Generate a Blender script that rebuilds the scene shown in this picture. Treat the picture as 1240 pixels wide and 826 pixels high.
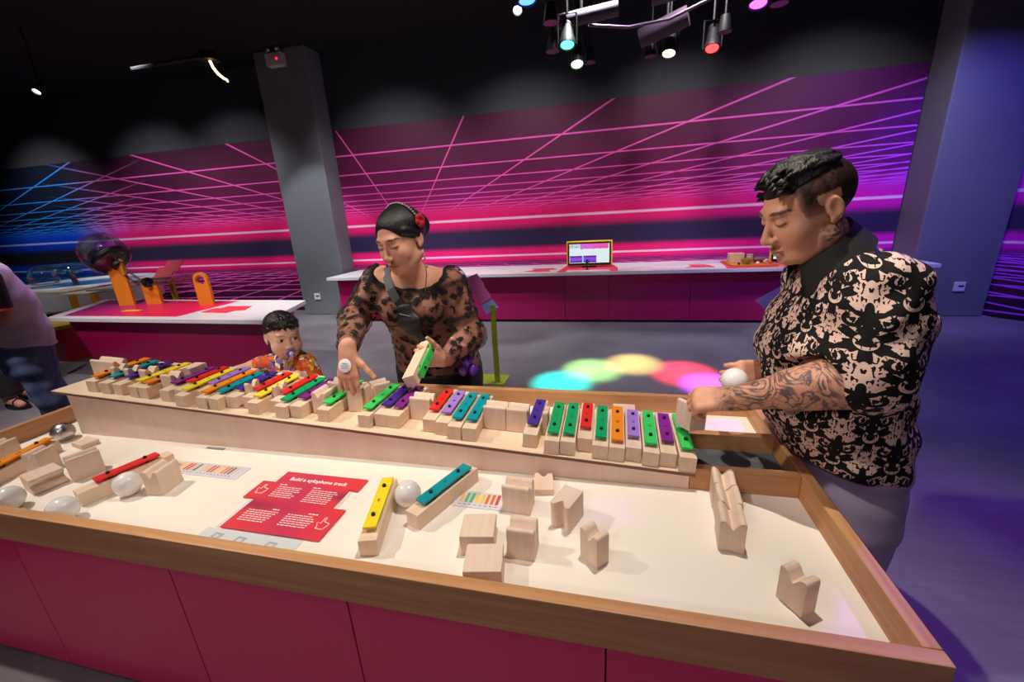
import bpy, bmesh, math, random
import numpy as np
from mathutils import Vector, Matrix
random.seed(7)
rng = np.random.default_rng(7)
scene = bpy.context.scene
for o in list(bpy.data.objects):
    bpy.data.objects.remove(o, do_unlink=True)
COL = scene.collection

# ------------------------------------------------------------------ camera
cam_d = bpy.data.cameras.new('camera')
cam = bpy.data.objects.new('camera', cam_d)
COL.objects.link(cam)
YAW, PITCH, ROLL = -0.244354457, 0.296744638, -0.0575104525
_f = Vector((math.sin(YAW) * math.cos(PITCH), math.cos(YAW) * math.cos(PITCH), -math.sin(PITCH)))
_r = _f.cross(Vector((0, 0, 1))).normalized()
_u = _r.cross(_f)
_r2 = _r * math.cos(ROLL) + _u * math.sin(ROLL)
_u2 = -_r * math.sin(ROLL) + _u * math.cos(ROLL)
cam.matrix_world = Matrix(((_r2.x, _u2.x, -_f.x, 0), (_r2.y, _u2.y, -_f.y, 0), (_r2.z, _u2.z, -_f.z, 1.2), (0, 0, 0, 1)))
cam_d.sensor_width = 36.0
cam_d.lens = 502.05 / 1240 * 36.0
cam_d.clip_start = 0.05
cam_d.clip_end = 60
scene.camera = cam

# ------------------------------------------------------------------ world, view
wd = bpy.data.worlds.new('world')
scene.world = wd
wd.use_nodes = True
wd.node_tree.nodes['Background'].inputs[0].default_value = (0.66, 0.56, 0.74, 1)
wd.node_tree.nodes['Background'].inputs[1].default_value = 0.055
vs = scene.view_settings
vs.view_transform = 'Standard'
vs.look = 'None'
vs.exposure = 0.0
vs.gamma = 1.0
vs.use_curve_mapping = False


def lin(c):
    out = []
    for v in c[:3]:
        v = v / 255.0
        out.append(v / 12.92 if v <= 0.04045 else ((v + 0.055) / 1.055) ** 2.4)
    return tuple(out) + (1.0,)


# ------------------------------------------------------------------ gallery spotlights and added fill lights
def spot(name, loc, tgt, energy, color, angle=60, blend=0.4, radius=0.03):
    d = bpy.data.lights.new(name, 'SPOT')
    d.energy = energy
    d.color = color
    d.spot_size = math.radians(angle)
    d.spot_blend = blend
    d.shadow_soft_size = radius
    o = bpy.data.objects.new(name, d)
    COL.objects.link(o)
    o.location = loc
    o.rotation_euler = (Vector(tgt) - Vector(loc)).to_track_quat('-Z', 'Y').to_euler()
    return o


WARM = (1.0, 0.89, 0.755)
COOL = (0.97, 0.98, 1.0)
# on the big table
spot('table_spot_right', (0.10, 1.14, 2.95), (-0.1, 0.95, 0.5), 150, WARM, 64, 0.5, 0.02)
spot('table_spot_left', (-2.75, 0.70, 2.95), (-1.5, 0.95, 0.5), 190, WARM, 52, 0.5)
spot('table_spot_middle', (-0.95, -0.15, 2.95), (-0.85, 1.15, 0.7), 26, WARM, 62, 0.6, 0.06)
spot('front_spot', (-0.9, -2.2, 2.95), (-0.6, 0.55, 0.30), 75, (1.0, 0.78, 0.86), 62, 0.7, 0.12)  # fill from the camera side, added to brighten the door panels
# wall washers over the mural
for i, x in enumerate((-8.6, -6.4, -5.0, -2.6, -1.0, 0.6, 2.0)):
    spot('wall_washer', (x, 3.75, 3.05), (x, 5.2, 1.0), 105, (1.0, 0.92, 0.95), 88, 0.9, 0.08)
# pillars
spot('pillar_spot', (-3.2, 3.6, 3.0), (-3.80, 4.9, 0.8), 120, COOL, 42, 0.5)
spot('pillar_spot', (2.7, 3.5, 3.05), (3.1, 4.8, 1.2), 150, (0.16, 0.12, 1.0), 62, 0.8)
# floor and exhibits behind
spot('floor_spot', (-2.2, 3.4, 3.05), (-2.3, 3.9, 0), 270, COOL, 75, 0.7)
spot('floor_spot', (-0.2, 3.6, 3.05), (0.2, 4.0, 0), 210, COOL, 78, 0.8)
spot('exhibit_spot', (-3.6, 1.9, 3.05), (-3.6, 2.8, 0.5), 170, WARM, 62, 0.6)
spot('exhibit_front_spot', (-3.2, 0.4, 3.05), (-3.6, 2.3, 0.5), 270, (1.0, 0.85, 0.90), 50, 0.7, 0.08)  # added fill that lifts the dark front of the jar table
spot('exhibit_spot', (-6.8, 2.6, 3.05), (-6.6, 3.7, 0.5), 110, COOL, 70, 0.6)
# violet and blue stage light from the right
spot('violet_spot', (1.75, 2.3, 3.05), (1.05, 1.25, 0.35), 210, (0.34, 0.07, 1.0), 44, 0.8, 0.08)
spot('blue_spot', (2.3, 2.6, 3.05), (2.3, 3.6, 0.2), 160, (0.16, 0.13, 1.0), 95, 0.8, 0.08)
spot('violet_spot_left', (-3.6, 2.4, 3.05), (-3.3, 1.55, 0.7), 130, (0.72, 0.50, 1.0), 36, 0.6, 0.08)  # added fill on the shirt and jeans at the left edge
spot('face_spot', (-1.15, 0.62, 2.7), (0.36, 1.12, 1.08), 120, WARM, 26, 0.8, 0.05)  # unseen lamp added to brighten the man's face
spot('child_spot', (-0.6, 0.2, 2.95), (-1.45, 1.5, 0.7), 60, WARM, 20, 0.8, 0.05)  # narrow fill put in to brighten the child's face
spot('woman_spot', (-1.3, 0.3, 2.95), (-0.76, 1.45, 0.95), 60, WARM, 36, 0.7, 0.05)  # extra fill added for the woman's face and front


# ------------------------------------------------------------------ node helpers
class S:
    """socket wrapper with arithmetic"""
    def __init__(self, g, s):
        self.g, self.s = g, s

    def _m(self, op, *a):
        return self.g.math(op, self, *a)

    def __add__(self, o): return self._m('ADD', o)
    __radd__ = __add__
    def __sub__(self, o): return self._m('SUBTRACT', o)
    def __rsub__(self, o): return self.g.math('SUBTRACT', o, self)
    def __mul__(self, o): return self._m('MULTIPLY', o)
    __rmul__ = __mul__
    def __truediv__(self, o): return self._m('DIVIDE', o)
    def __rtruediv__(self, o): return self.g.math('DIVIDE', o, self)
    def abs(self): return self._m('ABSOLUTE')
    def fract(self): return self._m('FRACT')
    def floor(self): return self._m('FLOOR')
    def lt(self, o): return self._m('LESS_THAN', o)
    def gt(self, o): return self._m('GREATER_THAN', o)
    def max(self, o): return self._m('MAXIMUM', o)
    def min(self, o): return self._m('MINIMUM', o)
    def pow(self, o): return self._m('POWER', o)
    def sin(self): return self._m('SINE')
    def cos(self): return self._m('COSINE')
    def sqrt(self): return self._m('SQRT')


class G:
    def __init__(self, name):
        self.m = bpy.data.materials.new(name)
        self.m.use_nodes = True
        self.t = self.m.node_tree
        self.b = self.t.nodes['Principled BSDF']
        self.out = self.t.nodes['Material Output']

    def node(self, typ, **kw):
        n = self.t.nodes.new(typ)
        for k, v in kw.items():
            setattr(n, k, v)
        return n

    def put(self, sock, v):
        if isinstance(v, S):
            self.t.links.new(v.s, sock)
        elif v is not None:
            sock.default_value = v

    def math(self, op, *a):
        n = self.node('ShaderNodeMath', operation=op)
        for i, v in enumerate(a):
            self.put(n.inputs[i], v)
        return S(self, n.outputs[0])

    def ss(self, v, lo, hi, a=0.0, b=1.0):
        n = self.node('ShaderNodeMapRange', interpolation_type='SMOOTHSTEP')
        self.put(n.inputs[0], v)
        n.inputs[1].default_value = lo
        n.inputs[2].default_value = hi
        n.inputs[3].default_value = a
        n.inputs[4].default_value = b
        return S(self, n.outputs[0])

    def coord(self, kind='Object'):
        n = self.node('ShaderNodeTexCoord')
        return S(self, n.outputs[kind])

    def sep(self, v):
        n = self.node('ShaderNodeSeparateXYZ')
        self.put(n.inputs[0], v)
        return [S(self, n.outputs[i]) for i in range(3)]

    def comb(self, x, y, z):
        n = self.node('ShaderNodeCombineXYZ')
        for i, v in enumerate((x, y, z)):
            self.put(n.inputs[i], v)
        return S(self, n.outputs[0])

    def scale(self, v, sc):
        n = self.node('ShaderNodeMapping')
        self.put(n.inputs[0], v)
        n.inputs[3].default_value = sc
        return S(self, n.outputs[0])

    def noise(self, v, scale=5, detail=3, rough=0.5, dist=0.0):
        n = self.node('ShaderNodeTexNoise')
        self.put(n.inputs['Vector'], v)
        n.inputs['Scale'].default_value = scale
        n.inputs['Detail'].default_value = detail
        n.inputs['Roughness'].default_value = rough
        n.inputs['Distortion'].default_value = dist
        return S(self, n.outputs[0])

    def voronoi(self, v, scale=5, feature='F1', out='Distance', rnd=1.0):
        n = self.node('ShaderNodeTexVoronoi', feature=feature)
        self.put(n.inputs['Vector'], v)
        n.inputs['Scale'].default_value = scale
        n.inputs['Randomness'].default_value = rnd
        return S(self, n.outputs[out])

    def mix(self, f, a, b, blend='MIX'):
        n = self.node('ShaderNodeMix', data_type='RGBA', blend_type=blend)
        self.put(n.inputs[0], f)
        self.put(n.inputs[6], a)
        self.put(n.inputs[7], b)
        return S(self, n.outputs[2])

    def ramp(self, f, stops, interp='LINEAR'):
        n = self.node('ShaderNodeValToRGB')
        self.put(n.inputs[0], f)
        cr = n.color_ramp
        cr.interpolation = interp
        while len(cr.elements) < len(stops):
            cr.elements.new(0.5)
        for e, (p, c) in zip(cr.elements, stops):
            e.position = p
            e.color = c
        return S(self, n.outputs[0])

    def attr(self, name):
        n = self.node('ShaderNodeAttribute', attribute_name=name)
        return S(self, n.outputs['Color'])

    def attrf(self, name):
        n = self.node('ShaderNodeAttribute', attribute_name=name)
        return S(self, n.outputs['Fac'])

    def bump(self, h, strength=0.2, dist=0.01):
        n = self.node('ShaderNodeBump')
        n.inputs['Strength'].default_value = strength
        n.inputs['Distance'].default_value = dist
        self.put(n.inputs['Height'], h)
        self.t.links.new(n.outputs[0], self.b.inputs['Normal'])

    def set(self, color=None, rough=None, metal=None, spec=None, trans=None, ior=None, emit=None, es=None, alpha=None, sheen=None, coat=None):
        b = self.b.inputs
        self.put(b['Base Color'], color)
        self.put(b['Roughness'], rough)
        self.put(b['Metallic'], metal)
        self.put(b['Specular IOR Level'], spec)
        self.put(b['Transmission Weight'], trans)
        self.put(b['IOR'], ior)
        self.put(b['Emission Color'], emit)
        self.put(b['Emission Strength'], es)
        self.put(b['Alpha'], alpha)
        self.put(b['Sheen Weight'], sheen)
        self.put(b['Coat Weight'], coat)
        return self.m


MATS = {}


def plain(name, rgb, rough=0.5, metal=0.0, var=0.08, scale=6.0, spec=None, emit=None, es=0.0, bump=0.0):
    """paint-like material: colour with a faint procedural mottling"""
    if name in MATS:
        return MATS[name]
    g = G(name)
    c = lin(rgb)
    n = g.noise(g.coord(), scale, 4, 0.6)
    dark = tuple(v * (1 - var) for v in c[:3]) + (1,)
    lite = tuple(min(1, v * (1 + var)) for v in c[:3]) + (1,)
    g.set(g.mix(n, dark, lite), rough, metal, spec)
    if emit is not None:
        g.set(emit=lin(emit), es=es)
    if bump:
        g.bump(g.noise(g.coord(), scale * 20, 3, 0.6), bump, 0.002)
    MATS[name] = g.m
    return g.m


def wood(name, a, b, axis=1, scale=1.0, rough=0.45, contrast=(0.22, 0.85)):
    """long-grained timber, grain along the given axis"""
    g = G(name)
    sc = [26 * scale] * 3
    sc[axis] = 1.4 * scale
    co = g.scale(g.coord(), sc)
    n1 = g.noise(co, 1.0, 5, 0.62, 0.6)
    sc2 = [95 * scale] * 3
    sc2[axis] = 4 * scale
    n2 = g.noise(g.scale(g.coord(), sc2), 1.0, 3, 0.6)
    f = n1 * 0.75 + n2 * 0.25
    f = g.ss(f, *contrast)
    g.set(g.mix(f, lin(a), lin(b)), rough, 0, 0.35)
    g.bump(n2, 0.06, 0.002)
    MATS[name] = g.m
    return g.m


def nx(o, g=None):
    return o


# ------------------------------------------------------------------ object helpers
def tag(o, label=None, cat=None, group=None, kind=None):
    if label: o['label'] = label
    if cat: o['category'] = cat
    if group: o['group'] = group
    if kind: o['kind'] = kind
    return o


def empty(name, loc=(0, 0, 0), rz=0.0, label=None, cat=None, group=None, kind=None):
    o = bpy.data.objects.new(name, None)
    o.empty_display_size = 0.05
    COL.objects.link(o)
    o.location = loc
    o.rotation_euler = (0, 0, rz)
    return tag(o, label, cat, group, kind)


def mesh_obj(name, me, mat=None, parent=None, loc=(0, 0, 0)):
    o = bpy.data.objects.new(name, me)
    COL.objects.link(o)
    if mat is not None and len(me.materials) == 0:
        me.materials.append(mat)
    o.location = loc
    if parent is not None:
        o.parent = parent
    return o


def copy_tree(o, parent=None):
    c = o.copy()
    COL.objects.link(c)
    c.parent = parent
    for ch in list(o.children):
        copy_tree(ch, c)
    return c


class MB:
    """collects simple solids into one mesh"""
    def __init__(self):
        self.v, self.f = [], []

    def add(self, vs_, fs_):
        b = len(self.v)
        self.v += [tuple(p) for p in vs_]
        self.f += [tuple(i + b for i in f) for f in fs_]
        return self

    def box(self, x0, x1, y0, y1, z0, z1):
        return self.add([(x0, y0, z0), (x1, y0, z0), (x1, y1, z0), (x0, y1, z0), (x0, y0, z1), (x1, y0, z1), (x1, y1, z1), (x0, y1, z1)],
                        [(0, 3, 2, 1), (4, 5, 6, 7), (0, 1, 5, 4), (1, 2, 6, 5), (2, 3, 7, 6), (3, 0, 4, 7)])

    def hexa(self, p):
        return self.add(p, [(0, 3, 2, 1), (4, 5, 6, 7), (0, 1, 5, 4), (1, 2, 6, 5), (2, 3, 7, 6), (3, 0, 4, 7)])

    def prism(self, poly, y0, y1, axis='y'):
        """polygon (a,b) extruded along an axis: y -> (a,y,b), x -> (x,a,b), z -> (a,b,z)"""
        n = len(poly)
        mk = {'y': lambda a, b, t: (a, t, b), 'x': lambda a, b, t: (t, a, b), 'z': lambda a, b, t: (a, b, t)}[axis]
        vs_ = [mk(a, b, y0) for a, b in poly] + [mk(a, b, y1) for a, b in poly]
        fs_ = [tuple(range(n)), tuple(range(2 * n - 1, n - 1, -1))]
        fs_ += [(i, n + i, n + (i + 1) % n, (i + 1) % n) for i in range(n)]
        return self.add(vs_, fs_)

    def tube(self, pts, rad, n=12, cap=True):
        pts = [Vector(p) for p in pts]
        if not isinstance(rad, (list, tuple)):
            rad = [rad] * len(pts)
        rings = []
        up = None
        for i, p in enumerate(pts):
            t = (pts[min(i + 1, len(pts) - 1)] - pts[max(i - 1, 0)]).normalized()
            if up is None:
                up = Vector((0, 0, 1)) if abs(t.z) < 0.9 else Vector((1, 0, 0))
            s_ = t.cross(up).normalized()
            up = s_.cross(t).normalized()
            rings.append([p + (s_ * math.cos(2 * math.pi * k / n) + up * math.sin(2 * math.pi * k / n)) * rad[i] for k in range(n)])
        vs_ = [v for r in rings for v in r]
        fs_ = []
        for i in range(len(pts) - 1):
            for k in range(n):
                a, b = i * n + k, i * n + (k + 1) % n
                fs_.append((a, b, b + n, a + n))
        if cap:
            fs_.append(tuple(range(n - 1, -1, -1)))
            fs_.append(tuple((len(pts) - 1) * n + k for k in range(n)))
        return self.add(vs_, fs_)

    def lathe(self, prof, c=(0, 0, 0), n=24, axis=None):
        """profile of (r, z) pairs turned about z (or about a unit vector axis)"""
        M = Matrix.Identity(3)
        if axis is not None:
            M = Vector((0, 0, 1)).rotation_difference(Vector(axis)).to_matrix()
        vs_, fs_ = [], []
        for r, z in prof:
            for k in range(n):
                a = 2 * math.pi * k / n
                vs_.append(M @ Vector((r * math.cos(a), r * math.sin(a), z)) + Vector(c))
        for i in range(len(prof) - 1):
            for k in range(n):
                a, b = i * n + k, i * n + (k + 1) % n
                fs_.append((a, b, b + n, a + n))
        if prof[0][0] > 1e-6:
            fs_.append(tuple(range(n - 1, -1, -1)))
        if prof[-1][0] > 1e-6:
            fs_.append(tuple((len(prof) - 1) * n + k for k in range(n)))
        return self.add(vs_, fs_)

    def mesh(self, name, smooth=False, bevel=0.0, seg=2):
        me = bpy.data.meshes.new(name)
        me.from_pydata(self.v, [], self.f)
        bm = bmesh.new()
        bm.from_mesh(me)
        bmesh.ops.remove_doubles(bm, verts=bm.verts, dist=1e-6)
        bmesh.ops.recalc_face_normals(bm, faces=bm.faces)
        if bevel > 0:
            es = [e for e in bm.edges if len(e.link_faces) == 2 and e.calc_face_angle(0) > 0.5]
            bmesh.ops.bevel(bm, geom=es, offset=bevel, segments=seg, profile=0.6, affect='EDGES', clamp_overlap=True)
        bm.to_mesh(me)
        bm.free()
        if smooth:
            for p in me.polygons:
                p.use_smooth = True
        return me

    def build(self, name, mat, parent=None, smooth=False, bevel=0.0, seg=2, loc=(0, 0, 0)):
        o = mesh_obj(name, self.mesh(name, smooth, bevel, seg), mat, parent, loc)
        if smooth:
            autosmooth(o.data)
        return o


def autosmooth(me, ang=0.7):
    """mark creases sharp so smooth shading keeps hard edges"""
    bm = bmesh.new()
    bm.from_mesh(me)
    for e in bm.edges:
        if len(e.link_faces) == 2 and e.calc_face_angle(0) > ang:
            e.smooth = False
    bm.to_mesh(me)
    bm.free()


def text_mesh(name, body, size, mat, parent=None, mw=None, depth=0.0003, align='LEFT', shear=0.0, bold=0.0):
    """lettering turned into a flat mesh"""
    cu = bpy.data.curves.new(name, 'FONT')
    cu.body = body
    cu.size = size
    cu.extrude = depth
    cu.align_x = align
    cu.shear = shear
    cu.offset = bold
    cu.resolution_u = 3
    ob = bpy.data.objects.new(name + '_tmp', cu)
    COL.objects.link(ob)
    dg = bpy.context.evaluated_depsgraph_get()
    me = bpy.data.meshes.new_from_object(ob.evaluated_get(dg))
    bpy.data.objects.remove(ob, do_unlink=True)
    bpy.data.curves.remove(cu)
    me.name = name
    if mw is not None:
        me.transform(mw)
    me.materials.clear()
    me.materials.append(mat)
    return mesh_obj(name, me, None, parent)


def frame_matrix(o, x, y):
    x = Vector(x).normalized()
    y = Vector(y)
    y = (y - x * y.dot(x)).normalized()
    z = x.cross(y)
    return Matrix(((x.x, y.x, z.x, o[0]), (x.y, y.y, z.y, o[1]), (x.z, y.z, z.z, o[2]), (0, 0, 0, 1)))
# ================================================================== THE SETTING
WALL_Y = 5.2


def mural_material():
    g = G('mural_print')
    x, y, z = g.sep(g.coord())
    pinkness = g.ss(x, -8.6, -7.2)             # 0 blue end, 1 pink
    violet = g.ss(x, 0.3, 3.2)                 # right end turns violet
    # ---- ground colour
    up_base = g.ramp(g.ss(z, 1.3, 2.35), [(0, lin((146, 26, 104))), (0.35, lin((104, 26, 76))), (1, lin((84, 30, 62)))])
    up_base = g.mix(violet * 0.75, up_base, lin((88, 22, 118)))
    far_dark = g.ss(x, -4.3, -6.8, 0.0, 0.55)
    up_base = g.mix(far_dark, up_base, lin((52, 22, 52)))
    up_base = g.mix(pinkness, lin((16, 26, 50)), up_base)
    lo_base = g.ramp(g.ss(z, 0.0, 0.62), [(0, lin((46, 16, 48))), (1, lin((92, 14, 76)))])
    lo_base = g.mix(pinkness, lin((12, 22, 44)), lo_base)
    base = g.mix(z.gt(0.93), lo_base, up_base)
    band = g.mix(pinkness, lin((34, 38, 54)), lin((52, 40, 78)))
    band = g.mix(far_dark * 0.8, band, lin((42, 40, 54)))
    inband = g.ss(z, 0.74, 0.83) * g.ss(z, 1.12, 1.02)
    col = g.mix(inband, base, band)
    # ---- perspective grid above and below the horizon
    def grid(dz, sgn):
        d = dz.max(0.12)
        v = (1.0 / d - 0.948) / 0.268
        fr = (v + 0.5).fract() - 0.5
        wid = d * d * 0.268
        dist = fr.abs() * wid
        horiz = g.ss(dist / (0.0025 + d * 0.0070), 0.6, 1.15, 1.0, 0.0)
        def fan(x0):
            u = (x - x0) / d / 1.270
            fr2 = u.fract() - 0.5
            slope = ((u * u) * 1.6129 + 1.0).sqrt()
            dist2 = fr2.abs() * d * 1.270 / slope
            return g.ss(dist2 / (0.0025 + d * 0.0070), 0.6, 1.15, 1.0, 0.0)
        f1 = fan(-2.587) * g.ss(x, -9.0, -7.6)
        f2 = fan(-12.43) * g.ss(x, -6.6, -7.9)
        return horiz.max(f1).max(f2)
    gu = grid(z - 0.98, 1) * g.ss(z, 1.22, 1.34)
    gl = grid(0.88 - z, -1) * g.ss(z, 0.64, 0.56)
    lines = gu.max(gl)
    line_c = g.mix(violet, lin((255, 96, 196)), lin((214, 84, 255)))
    line_c = g.mix(pinkness, lin((40, 150, 255)), line_c)
    # ---- the two glowing bands
    glow_u = g.ss(z, 0.99, 1.12) * g.ss(z, 1.46, 1.22)
    glow_l = g.ss(z, 0.60, 0.67) * g.ss(z, 0.83, 0.76)
    glow_c = g.mix(violet, lin((246, 30, 122)), lin((226, 30, 190)))
    glow_c = g.mix(pinkness, lin((14, 72, 232)), glow_c)
    col = g.mix((glow_u.max(glow_l)) * 0.96, col, glow_c)
    col = g.mix(lines * 0.95, col, line_c)
    core = g.ss((z - 1.154).abs(), 0.020, 0.008).max(g.ss((z - 0.702).abs(), 0.016, 0.006))
    col = g.mix(core, col, g.mix(pinkness, lin((190, 215, 255)), lin((255, 205, 236))))
    # soft pale smudges of the print
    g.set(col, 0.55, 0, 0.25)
    return g.m


M_MURAL = mural_material()
M_FLOOR = None
g = G('floor_resin')
n1 = g.noise(g.coord(), 2.2, 6, 0.62)
n2 = g.noise(g.scale(g.coord(), (3, 60, 1)), 1.0, 3, 0.6)
g.set(g.mix(g.ss(n1 * 0.7 + n2 * 0.3, 0.3, 0.7), lin((104, 102, 108)), lin((128, 126, 132))), 0.42, 0, 0.4)
g.bump(g.noise(g.coord(), 220, 2), 0.08, 0.002)
M_FLOOR = g.m
M_DARKWALL = plain('dark_wall_paint', (58, 60, 68), 0.75, var=0.06, scale=3)
M_CEIL = plain('black_ceiling_paint', (15, 15, 19), 0.9, var=0.1)
M_PILLAR = plain('pillar_render', (112, 116, 124), 0.7, var=0.10, scale=4, bump=0.05)

fl = MB().box(-13, 7, -2.6, 5.4, -0.08, 0.0).build('floor', M_FLOOR)
tag(fl, 'dark grey resin floor of the dim gallery', 'floor', kind='structure')
ce = MB().box(-13, 7, -2.6, 5.4, 3.2, 3.28).build('ceiling', M_CEIL)
tag(ce, 'black painted ceiling high above the exhibits', 'ceiling', kind='structure')
wb = MB().box(-13, 3.55, WALL_Y, WALL_Y + 0.12, 0, 3.2).build('wall_back', M_DARKWALL)
tag(wb, 'dark grey wall above and behind the neon grid mural', 'wall', kind='structure')
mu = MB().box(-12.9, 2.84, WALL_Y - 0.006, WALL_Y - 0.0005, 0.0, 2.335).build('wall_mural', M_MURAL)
tag(mu, 'neon pink and blue perspective grid mural across the back wall', 'mural')
wl = MB().box(-13.1, -12.9, -2.6, WALL_Y + 0.1, 0, 3.2).build('wall_left', M_DARKWALL)
tag(wl, 'dark side wall at the blue end of the mural', 'wall', kind='structure')
# angled wall beyond the violet pillar
wr = MB().box(3.52, 6.0, 0.0, 0.1, 0, 3.2).build('wall_right', M_DARKWALL)
a = math.atan2(-0.234, 0.182)
wr.rotation_euler = (0, 0, a)
wr.location = (3.505 - 3.52 * math.cos(a), 4.90 - 3.52 * math.sin(a), 0)
tag(wr, 'angled dark wall beyond the blue-lit pillar', 'wall', kind='structure')
mr = MB().box(3.521, 5.99, -0.006, -0.0005, 0, 2.335).build('wall_mural', M_MURAL)
mr.rotation_euler = wr.rotation_euler
mr.location = wr.location
tag(mr, 'violet end of the grid mural on the angled wall', 'mural')


def pillar(name, x0, x1, y0, label):
    p = MB().box(x0, x1, y0, WALL_Y - 0.007, 0, 3.2).build(name, M_PILLAR, bevel=0.012)
    return tag(p, label, 'pillar', kind='structure')


pillar('wall_pillar_left', -4.20, -3.50, 4.90, 'grey square pillar between the child and the long counter')
pillar('wall_pillar_right', 2.845, 3.50, 4.83, 'grey pillar washed blue at the counter end')
M_WHITE = plain('white_plastic', (225, 225, 228), 0.4, var=0.03)
M_BLACK = plain('black_plastic', (16, 16, 18), 0.45, var=0.1)
M_STEEL = plain('brushed_steel', (150, 152, 156), 0.3, 1.0, var=0.08)


def socket(x, y, z, label):
    r = empty('wall_socket', (x, y, z), 0, label, 'socket', 'wall sockets on the pillars')
    MB().box(-0.045, 0.045, -0.012, 0, -0.045, 0.045).build('cover_plate', M_WHITE, r, bevel=0.004)
    MB().box(-0.012, 0.03, -0.015, -0.011, 0.0, 0.014).build('socket_slot', M_BLACK, r, bevel=0.001)


socket(-3.951, 4.90, 0.26, 'small white socket low on the grey pillar behind the child')
socket(3.254, 4.83, 0.297, 'small white socket low on the blue-lit pillar')

# emergency light on the left pillar
r = empty('emergency_light', (-3.86, 4.90, 3.08), 0, 'white emergency light box with twin lamps high on pillar', 'emergency light')
M_EMG = plain('emergency_case', (196, 184, 186), 0.5)
MB().box(-0.11, 0.11, -0.09, 0, -0.075, 0.06).build('case', M_EMG, r, bevel=0.012)
for sx in (-0.055, 0.06):
    MB().lathe([(0.0, -0.02), (0.03, -0.02), (0.042, 0.03), (0.034, 0.045), (0, 0.045)], (sx, -0.05, 0.085), 16, (0, -0.6, 0.8)).build('lamp_head', M_STEEL, r, True)
MB().lathe([(0, 0), (0.012, 0), (0.012, 0.006), (0, 0.006)], (0.05, -0.09, -0.01), 10, (0, -1, 0)).build('indicator', plain('red_led', (255, 40, 70), 0.4, emit=(255, 30, 60), es=3.0), r)

# round lit porthole picture, half hidden by the pillar
r = empty('porthole_picture', (-4.33, WALL_Y, 2.62), 0, 'round backlit picture of sky and sand beside the pillar top', 'lit picture')
MB().lathe([(0.175, 0), (0.19, 0.01), (0.185, 0.02), (0.175, 0.02)], (0, 0, 0), 40, (0, -1, 0)).build('bezel', M_BLACK, r, True)
g = G('porthole_print')
px_, py_, pz_ = g.sep(g.coord())
pc = g.ramp(g.ss(pz_, -0.17, 0.17), [(0, lin((214, 176, 60))), (0.25, lin((226, 190, 110))), (0.38, lin((210, 205, 200))), (0.55, lin((170, 215, 240))), (1, lin((120, 190, 235)))])
g.set(pc, 0.4, emit=pc, es=0.85)
MB().lathe([(0, 0.012), (0.176, 0.012), (0.176, 0.016), (0, 0.016)], (0, 0, 0), 40, (0, -1, 0)).build('lit_disc', g.m, r)

# ================================================================== LONG COUNTER
M_MAG = plain('magenta_laminate', (176, 20, 98), 0.38, var=0.05, scale=2, spec=0.4)
M_MAGDK = plain('magenta_laminate_dark', (166, 10, 84), 0.4, var=0.05, scale=2, spec=0.4)
M_TOP = plain('white_worktop', (222, 220, 224), 0.3, var=0.02)
M_SEAM = plain('dark_gap', (26, 8, 18), 0.9)
M_CORAL = plain('coral_print', (226, 60, 84), 0.45, var=0.06, scale=8)
M_YEL = plain('yellow_lacquer', (240, 196, 40), 0.4, var=0.05)
M_ORG = plain('orange_lacquer', (214, 128, 34), 0.4, var=0.08)

ctr = empty('long_counter', (-0.3, 4.83, 0), 0, 'long magenta counter with white top under the mural', 'counter')


def local(o, root):
    o.location = Vector(o.location) - Vector(root.location)
    return o


def cpart(mb, name, mat, root, **k):
    return local(mb.build(name, mat, root, **k), root)


cpart(MB().box(-3.425, 2.84, 4.46, 5.19, 0.536, 0.572), 'worktop', M_TOP, ctr, bevel=0.004)
edges = [-3.34, -2.25, -1.37, -0.497, -0.027, 0.797, 1.62, 2.76]
for a_, b_ in zip(edges, edges[1:]):
    cpart(MB().box(a_ + 0.002, b_ - 0.002, 4.545, 4.565, 0.03, 0.535), 'front_panel', M_MAG, ctr, bevel=0.002)
cpart(MB().box(-3.335, 2.755, 4.566, 5.19, 0.02, 0.535), 'carcass', M_MAGDK, ctr)
cpart(MB().box(-3.30, 2.72, 4.60, 5.15, 0.0, 0.02), 'plinth', M_BLACK, ctr)


def poly_plate(pts, z0, z1):
    return MB().prism(pts, z0, z1, 'z')


def monitor(x0, x1, z0, z1, y, screen, label):
    cx = (x0 + x1) / 2
    r = empty('touch_screen', (cx, y, 0.5725), 0, label, 'screen')
    w, h = (x1 - x0) / 2, z1 - 0.5725
    b = z0 - 0.5725
    MB().box(-w, w, 0, 0.03, b, h).build('yellow_frame', M_YEL, r, bevel=0.004)
    MB().box(-w + 0.014, w - 0.014, -0.006, 0.001, b + 0.006, h - 0.014).build('black_bezel', M_BLACK, r, bevel=0.003)
    s = MB().box(-w + 0.032, w - 0.032, -0.008, -0.005, b + 0.032, h - 0.032).build('display', screen, r)
    MB().hexa([(-0.08, 0.0, 0.0), (0.08, 0.0, 0.0), (0.08, 0.14, 0.0), (-0.08, 0.14, 0.0), (-0.06, 0.005, b + 0.02), (0.06, 0.005, b + 0.02), (0.06, 0.03, b + 0.02), (-0.06, 0.03, b + 0.02)]).build('stand', M_BLACK, r)
    return r


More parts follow.
